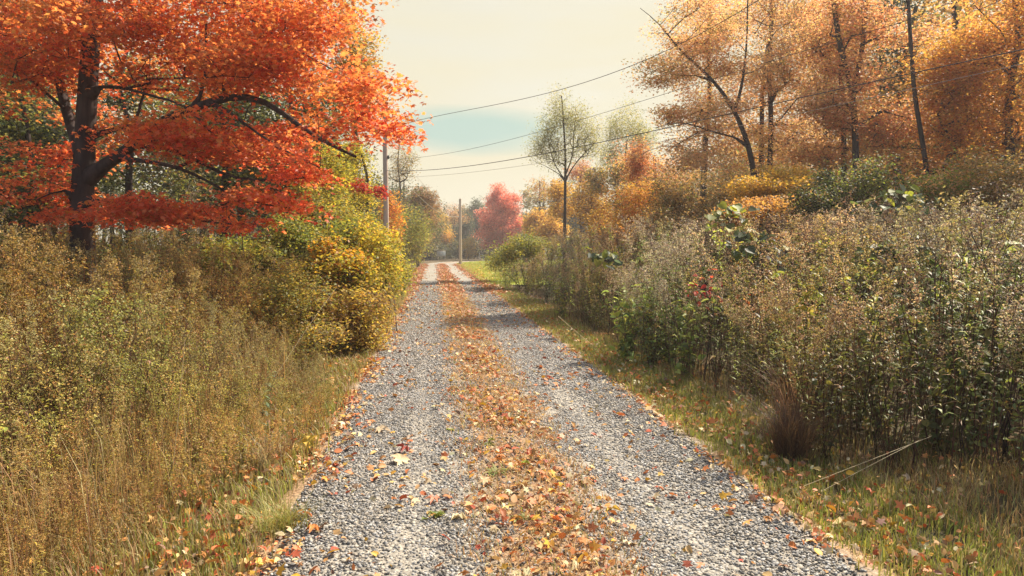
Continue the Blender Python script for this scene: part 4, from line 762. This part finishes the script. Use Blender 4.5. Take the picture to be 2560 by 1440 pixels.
# individual weeds that stand clear
def plant(px, d, tmpl, s, label, name, cat='weed', group=None, yaw=0, mat=MG):
    b = foot(px, d); v, t, c = tmpl; cs, sn = math.cos(yaw), math.sin(yaw); a = Acc()
    a.add(np.stack([v[:, 0] * cs - v[:, 1] * sn, v[:, 0] * sn + v[:, 1] * cs, v[:, 2]], 1) * s + b, t, c); return tag(a.build(name, mat, origin=b), label, cat, group=group)
brightg = [(3, (.34, .38, .07)), (2, (.24, .28, .06))]
k = 0
for px, d, s, tm, lab, nm in (
    (1860, 5.9, .62, goldenrod(401, brightg, STEMG, PLT, 26, 0, 0, ll=.12), 'bright leaved green weed stalk standing in front of the dark thicket base', 'tall_weed'),
    (1790, 7.3, 1.05, goldenrod(402, [(1, (.08, .06, .05))], (.05, .03, .03), PLM, 8, 12, .8), 'dark straight dead stalk left of the middle of the thicket', 'dead_stalk'),
    (1915, 6.9, 1.1, goldenrod(403, [(1, (.08, .06, .05))], (.05, .03, .03), PLM, 8, 12, .8), 'dark dead stalk directly right of the red leaf cluster', 'dead_stalk'),
    (1960, 6.7, 1.12, goldenrod(404, GRN, STEMG, PLT, 46, 12, .05, ll=.11), 'green leafy goldenrod below the yellow heart shaped leaves', 'tall_weed'),
    (2080, 6.4, 1.1, goldenrod(405, GRN, STEMG, PLT, 46, 12, .05, ll=.1), 'fresh green goldenrod in the right middle of the thicket', 'tall_weed'),
    (2320, 5.6, 1.15, goldenrod(406, brightg, STEMG, PLT, 46, 12, .05, ll=.11), 'bright green goldenrod at the right edge of the thicket front', 'tall_weed'),
    (1640, 9.4, .8, leafy(407, DGRN + LEAFY, STEM, 1.1, 12, 26, .07), 'dark green leafy bush at the thicket foot beside the bend of the verge', 'leafy_weed'),
    (1560, 10.2, .8, wispy(408, [(1, (.42, .36, .12))], STEM, 1.3, 14, 30, .03), 'pale feathery weed at the thicket foot', 'feathery_weed'),
    (1430, 13.0, 1.0, goldenrod(409, brightg, STEMG, PLT, 46, 10, .05), 'light green weed on the left part of the thicket front', 'tall_weed'),
    (1305, 16.5, .45, goldenrod(410, [(1, (.05, .04, .04))], (.03, .02, .02), PLM, 6, 8, .8), 'short dark stub at the grass edge on the right verge', 'dead_stalk'),
    (330, 6.5, .9, goldenrod(411, brightg, STEMG, PLT, 40, 0, .0), 'light green grassy stalk in the left weed field', 'tall_weed'),
    (650, 5.2, .62, goldenrod(412, [(2, (.2, .26, .14)), (1, (.14, .18, .09))], STEMG, PLT, 40, 0, .0, ll=.13), 'blue green leafy stalk at the front of the left weed field', 'tall_weed')):
    k += 1; plant(px, d, tm, s, lab, nm, yaw=k * 1.3)
# straw stalks and clumps
def straw(pts, d, label, w=.0022, name='dry_grass_stalk', dd=0):
    q = [P(x, y, d + dd * i) for i, (x, y) in enumerate(pts)]; a = Acc(); q = np.array(q); p2, _ = chain(q, 1, 1); tubes(a, p2[:-1], p2[1:], w, w * .8, (.6, .5, .33), 4)
    tag(a.build(name, MG, origin=q[0]), label, 'grass stalk')
straw([(433, 1160), (450, 1000), (462, 850)], 3.9, 'tall pale straw standing upright in the left weeds')
straw([(2010, 1215), (2150, 1160), (2330, 1090)], 4.3, 'long pale straw lying across the grass at lower right', dd=.15)
straw([(2060, 1225), (2200, 1150), (2300, 1100)], 4.35, 'second pale straw crossing the long one at lower right', dd=.15)
straw([(640, 1010), (690, 940), (780, 800), (840, 720)], 6.5, 'thin arching straw leaning toward the yellow shrub', dd=.5)
straw([(1395, 790), (1440, 830), (1490, 870)], 10.8, 'bare twig leaning at the foot of the right thicket', .004)
def clump(px, d, n, h, cols, label, sd, w=.004, name='grass_clump'):
    r = rng(sd); b = foot(px, d); b[2] += .08; a = Acc(); x = b[0] + r.normal(0, .06, n); y = b[1] + r.normal(0, .06, n)
    blades(a, r, x, y, np.full(n, b[2]), r.uniform(.5, 1, n) * h, np.full(n, w), pal(cols, n, r, .15), 1.3); tag(a.build(name, MGR, origin=b), label, 'grass clump')
clump(650, 5.0, 130, .42, [(1, (.62, .52, .34)), (1, (.5, .4, .24))], 'pale dry grass clump spreading at the left verge', 351)
clump(1985, 5.3, 700, .62, [(3, (.12, .07, .05)), (1, (.22, .13, .07))], 'dark brown mound of drooping grass at the right thicket foot', 352)
clump(2000, 5.9, 260, .95, [(2, (.36, .2, .12)), (1, (.28, .15, .09))], 'upright reddish dry grass behind the dark grass mound', 353)
clump(690, 3.9, 400, .26, [(2, (.42, .38, .12)), (1, (.3, .32, .08))], 'yellow green grass clump at the lower left verge', 354)
# far and surrounding woods
def wood_mass(name, boxes, palette, seed, label, leaf=.3, per=46, trunk=True):
    r = rng(seed); a = Acc()
    for (xa, xb, ya, yb, n, h0, h1, rx) in boxes:
        for k in range(n):
            x, y = r.uniform(xa, xb), r.uniform(ya, yb); h = r.uniform(h0, h1); z0 = float(gz(x, y)) - .1; lx, ly = r.normal(0, .3, 2)
            tubes(a, [(x, y, z0)], [(x + lx, y + ly, z0 + h * .9)], .02 * h, .006 * h, (.06, .045, .04), 5)
            m = int(26 * rx); C = crown_pts(r, [(x + lx, y + ly, z0 + h * .6, rx, rx, h * .42)], m, .4, .15, .6)
            idx = r.choice(len(palette)); sub = [palette[idx], palette[idx], (1, palette[(idx + 1) % len(palette)][1])]
            leaf_cloud(a, r, C, per, .5, .7, T_DIA, leaf, sub, .7)
    return tag(a.build(name, MF), label, 'woods', 'stuff')
wood_mass('far_woods', [(-34, -14, 104, 116, 12, 6, 9, 3), (-14, 12, 126, 150, 22, 7, 11, 3.4), (2, 70, 96, 125, 34, 8, 13, 3.6)], [(3, (.22, .2, .09)), (2, (.4, .26, .1)), (2, (.28, .19, .1)), (1, (.09, .11, .06))], 361, 'hazy mixed autumn woods closing the view beyond the bend', .34, 34)
wood_mass('left_woods', [(-30, -9, 24, 40, 26, 8, 12, 2.8), (-36, -9.5, 40, 100, 44, 6, 10, 3), (-26, -12, 12, 24, 16, 7, 11, 2.4)], [(4, (.06, .08, .035)), (3, (.12, .13, .05)), (1, (.3, .2, .08)), (2, (.08, .09, .04))], 362, 'dark green woods behind the red maple and along the left side', .2, 40)
wood_mass('right_woods', [(12, 42, 33, 70, 40, 7, 10, 3), (13, 34, 14, 33, 44, 9, 13, 2.8)], [(4, (.58, .3, .12)), (3, (.6, .38, .13)), (2, (.2, .2, .08)), (2, (.42, .24, .11))], 363, 'deep orange brown woods behind the trees on the right', .2, 40)
wood_mass('far_hedge', [(-20, 30, 101.5, 106, 34, 1.8, 3.2, 1.6), (-26, -10, 92, 100, 14, 1.6, 2.6, 1.5)], [(3, (.07, .085, .05)), (2, (.12, .12, .06)), (1, (.2, .15, .08))], 364, 'dark low hedge and shade line beyond the road at the bend', .3, 34)
# undergrowth closing the gaps under the trees
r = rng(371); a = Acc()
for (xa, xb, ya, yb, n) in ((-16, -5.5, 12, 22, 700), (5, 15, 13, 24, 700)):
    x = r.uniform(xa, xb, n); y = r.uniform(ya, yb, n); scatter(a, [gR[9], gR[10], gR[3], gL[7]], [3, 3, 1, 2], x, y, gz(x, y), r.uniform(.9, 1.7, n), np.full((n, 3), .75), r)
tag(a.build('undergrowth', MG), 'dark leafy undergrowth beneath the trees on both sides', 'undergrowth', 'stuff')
# ------------------------------------------------------------------ utility poles and wires
def pole(name, px, d, ztop, r0, label, seed, lean=0):
    b = foot(px, d); r = rng(seed); th = thing(name, b, label, 'utility pole'); a = Acc(); n = 12; z = np.linspace(b[2], ztop, n); rad = np.linspace(r0, r0 * .72, n)
    p = np.stack([b[0] + lean * (z - b[2]) / 8 + r.normal(0, .004, n), np.full(n, b[1]), z], 1); tubes(a, p[:-1], p[1:], rad[:-1], rad[1:], (.3, .2, .15), 14)
    a.V.append(np.concatenate([p[-1:] + [[0, 0, .03]], [p[-1] + [rad[-1] * math.cos(q), rad[-1] * math.sin(q), 0] for q in np.linspace(0, 6.283, 15)[:-1]]]).astype(np.float32)); a.T.append(np.array([(0, i + 1, (i + 1) % 14 + 1) for i in range(14)]) + a.n); a.C.append(np.full((14, 3), .2, np.float32)); a.n += 15
    a.build('post', MPOLE, th, smooth=True, origin=b)
    return th, b, p[-1]
th1, b1, top1 = pole('utility_pole', 966, 27, P(965, 268, 27)[2], .115, 'nearer bare wooden utility pole rising beside the left brush', 381)
def insulator(parent, b, p):
    a = Acc(); tubes(a, [p, p + np.array([0, 0, .05])], [p + np.array([0, 0, .05]), p + np.array([0, 0, .13])], [.03, .05], [.05, .025], (.2, .15, .12), 8); a.build('insulator', MWIRE, parent, smooth=True, origin=b)
for zz in (0, .9, 1.7): insulator(th1, b1, top1 + np.array([.12, -.02, -.25 - zz]))
th2, b2, top2 = pole('utility_pole', 1151, 66, P(1150, 497, 66)[2], .15, 'farther bare wooden utility pole at the lawn edge by the bend', 382)
insulator(th2, b2, top2 + np.array([-.16, -.02, -1.3])); insulator(th2, b2, top2 + np.array([-.16, -.02, -1.9]))
def wire(pix, label, A=(965, 27), B=(2700, 10.5), w=.0075, col=(.05, .045, .05), name='power_line', mat=MWIRE, ext=True):
    """wire whose ground plan is one straight span between two supports; heights from its sag"""
    a0 = np.array([(A[0] - 1280) / F * A[1], A[1]]); b0 = np.array([(B[0] - 1280) / F * B[1], B[1]])
    xs_ = np.array([q[0] for q in pix], float); ys_ = np.array([q[1] for q in pix], float); c = np.polyfit(xs_, ys_, 3 if len(pix) > 4 else 2)
    pts = []
    for s in np.linspace(0, 1, 60):
        g = a0 + (b0 - a0) * s; px = g[0] / g[1] * F + 1280; pxe = px
        if px < xs_[0] - 90: continue
        if px > xs_[-1] + 320: break
        pts.append(P(px, np.polyval(c, pxe), g[1]))
    p = np.array(pts); zf = np.polyfit(np.linalg.norm(p[:, :2] - a0, axis=1), p[:, 2], 3); p[:, 2] = np.polyval(zf, np.linalg.norm(p[:, :2] - a0, axis=1))
    a = Acc(); tubes(a, p[:-1], p[1:], w, w, col, 6); tag(a.build(name, mat, smooth=True, origin=p[0]), label, 'power line')
wire([(965, 322), (1045, 303), (1200, 270), (1400, 219), (1491, 197), (1683, 122), (1760, 85)], 'uppermost power line crossing the open sky above the lone slim tree')
wire([(965, 402), (1045, 390), (1200, 366), (1340, 335), (1480, 294), (1683, 226), (1880, 164), (1997, 127)], 'thin second power line running up across the lone slim tree into the orange wood', w=.005)
wire([(1010, 427), (1150, 416), (1281, 399), (1440, 372), (1617, 333), (1880, 267), (2133, 213), (2424, 148)], 'thick power line crossing in front of the orange wood on the right', w=.0095)
wire([(965, 445), (1200, 428), (1450, 392), (1627, 361), (1880, 307), (2147, 249), (2311, 211), (2424, 188)], 'thin pale power line just below the thick one on the right', w=.0045, mat=solid_mat('pale_wire', (.5, .42, .36), .5))
def drop(p0, p1, sag, label, w=.02, mat=None):
    q = np.linspace(0, 1, 30)[:, None]; p = p0 + (p1 - p0) * q; p[:, 2] -= sag * 4 * (q * (1 - q))[:, 0]; a = Acc(); tubes(a, p[:-1], p[1:], w, w, (.5, .5, .45), 5)
    tag(a.build('service_cable', mat, smooth=True, origin=p0), label, 'cable')
MPW = solid_mat('pale_cable', (.45, .38, .3), .5)
drop(P(1035, 478, 44), P(1148, 541, 66), .55, 'sagging pale cable running from the left trees to the farther pole', .018, MPW)
drop(P(1040, 440, 44), P(1149, 530, 66), .35, 'thin upper cable reaching the farther pole from the left', .010, MPW)
# ------------------------------------------------------------------ things beyond the bend
MWHT = solid_mat('weathered_white_paint', (.9, .88, .8), .6, .3, (.66, .66, .56), bscale=6)
MDRK = solid_mat('dark_metal', (.04, .04, .045), .5)
def box(acc, c, s, col=(.5, .5, .5), bev=.01):
    x, y, z = np.array(s) / 2; g = min(bev, x * .5, y * .5, z * .5); V = []
    for sz_ in (-1, 1):
        for i_, f in ((0, z - g), (1, z)) if sz_ > 0 else ((0, z), (1, z - g)):
            ins = g if (abs(f - z) < 1e-9) else 0
            V += [(-x + ins, -y + ins, sz_ * f), (x - ins, -y + ins, sz_ * f), (x - ins, y - ins, sz_ * f), (-x + ins, y - ins, sz_ * f)]
    V = np.array(V) + c; T = [(0, 2, 1), (0, 3, 2), (12, 13, 14), (12, 14, 15)]
    for l in range(3):
        for k in range(4): p, q = l * 4 + k, l * 4 + (k + 1) % 4; T += [(p, q, q + 4), (p, q + 4, p + 4)]
    acc.add(V, T, col)
# white board on posts by the bend
b = P(1103, 648, 90); b[2] = 0.0; th = thing('notice_board', b, 'small white board standing at the left side of the bend', 'board'); c = P(1103, 634, 90)
a = Acc(); box(a, c, (1.12, .06, .68)); a.build('board', MWHT, th, origin=b)
for q_ in (.36, -.36): a = Acc(); box(a, c + np.array([0, -.045, q_]), (1.2, .04, .05)); a.build('rail', MPOLE, th, origin=b)
for s_ in (-.42, .42):
    a = Acc(); box(a, np.array([c[0] + s_, c[1] + .07, c[2] / 2 - .03]), (.07, .07, c[2] + .3)); a.build('post', MPOLE, th, origin=b)
# arched pale garden ornament
b = P(1203, 650, 90); b[2] = 0.02; th = thing('garden_arch', b, 'little pale arch ornament on the far edge of the lawn', 'garden ornament')
for nm, rr2, hh, w_ in (('outer_arch', .27, .52, .028), ('inner_arch', .13, .40, .032)):
    q = np.linspace(0, math.pi, 14); top_ = b[2] + hh; p = np.stack([b[0] + rr2 * np.cos(q), np.full(14, b[1]), top_ + rr2 * np.sin(q)], 1); p = np.concatenate([[[b[0] + rr2, b[1], b[2]]], p, [[b[0] - rr2, b[1], b[2]]]]); a = Acc(); tubes(a, p[:-1], p[1:], w_, w_, (.7, .7, .6), 6); a.build(nm, MWHT, th, smooth=True, origin=b)
# grey roofed shed behind the green corner bush
c = P(1333, 582, 78); b = c.copy(); b[2] = 0; th = thing('shed', b, 'pale grey gabled shed top showing above the green corner bush', 'shed')
a = Acc(); box(a, np.array([c[0], c[1], (c[2] - .3) / 2]), (1.9, 2.6, c[2] - .3)); a.build('wall', solid_mat('grey_boards', (.28, .27, .27), .8, stretch=(6, 6, .4)), th, origin=b)
a = Acc(); z0 = c[2] - .28; xx = 1.15; yy = 1.5
V = [(-xx, -yy, z0), (xx, -yy, z0), (0, -yy, z0 + .75), (-xx, yy, z0), (xx, yy, z0), (0, yy, z0 + .75)]; V = np.array(V) + [c[0], c[1], 0]
a.add(V, [(0, 1, 2), (3, 5, 4), (0, 2, 5), (0, 5, 3), (1, 4, 5), (1, 5, 2), (0, 3, 4), (0, 4, 1)], (.5, .5, .5)); a.build('roof', solid_mat('grey_roof', (.42, .42, .44), .6), th, origin=b)
a = Acc(); box(a, np.array([c[0] - .1, c[1] - 1.31, .95]), (.8, .04, 1.9)); a.build('door', solid_mat('shed_door', (.2, .19, .18), .7), th, origin=b)

# ------------------------------------------------------------------ air
mh, nt = new_mat('haze_air'); o_ = N(nt, 'ShaderNodeOutputMaterial'); v_ = N(nt, 'ShaderNodeVolumePrincipled')
v_.inputs['Color'].default_value = (.93, .88, .86, 1); v_.inputs['Density'].default_value = .0014; v_.inputs['Anisotropy'].default_value = .35
L(nt, v_.outputs[0], o_.inputs['Volume'])
a = Acc(); V = np.array([(x, y, z) for z in (-1.3, 17.5) for y in (-45, 335) for x in (-305, 305)], float)
a.add(V, [(0, 2, 1), (1, 2, 3), (4, 5, 6), (5, 7, 6), (0, 1, 5), (0, 5, 4), (2, 6, 3), (3, 6, 7), (0, 4, 2), (2, 4, 6), (1, 3, 5), (3, 7, 5)], (1, 1, 1))
tag(a.build('haze', mh), 'thin pale autumn haze filling the air over the driveway and woods', 'haze', 'stuff')
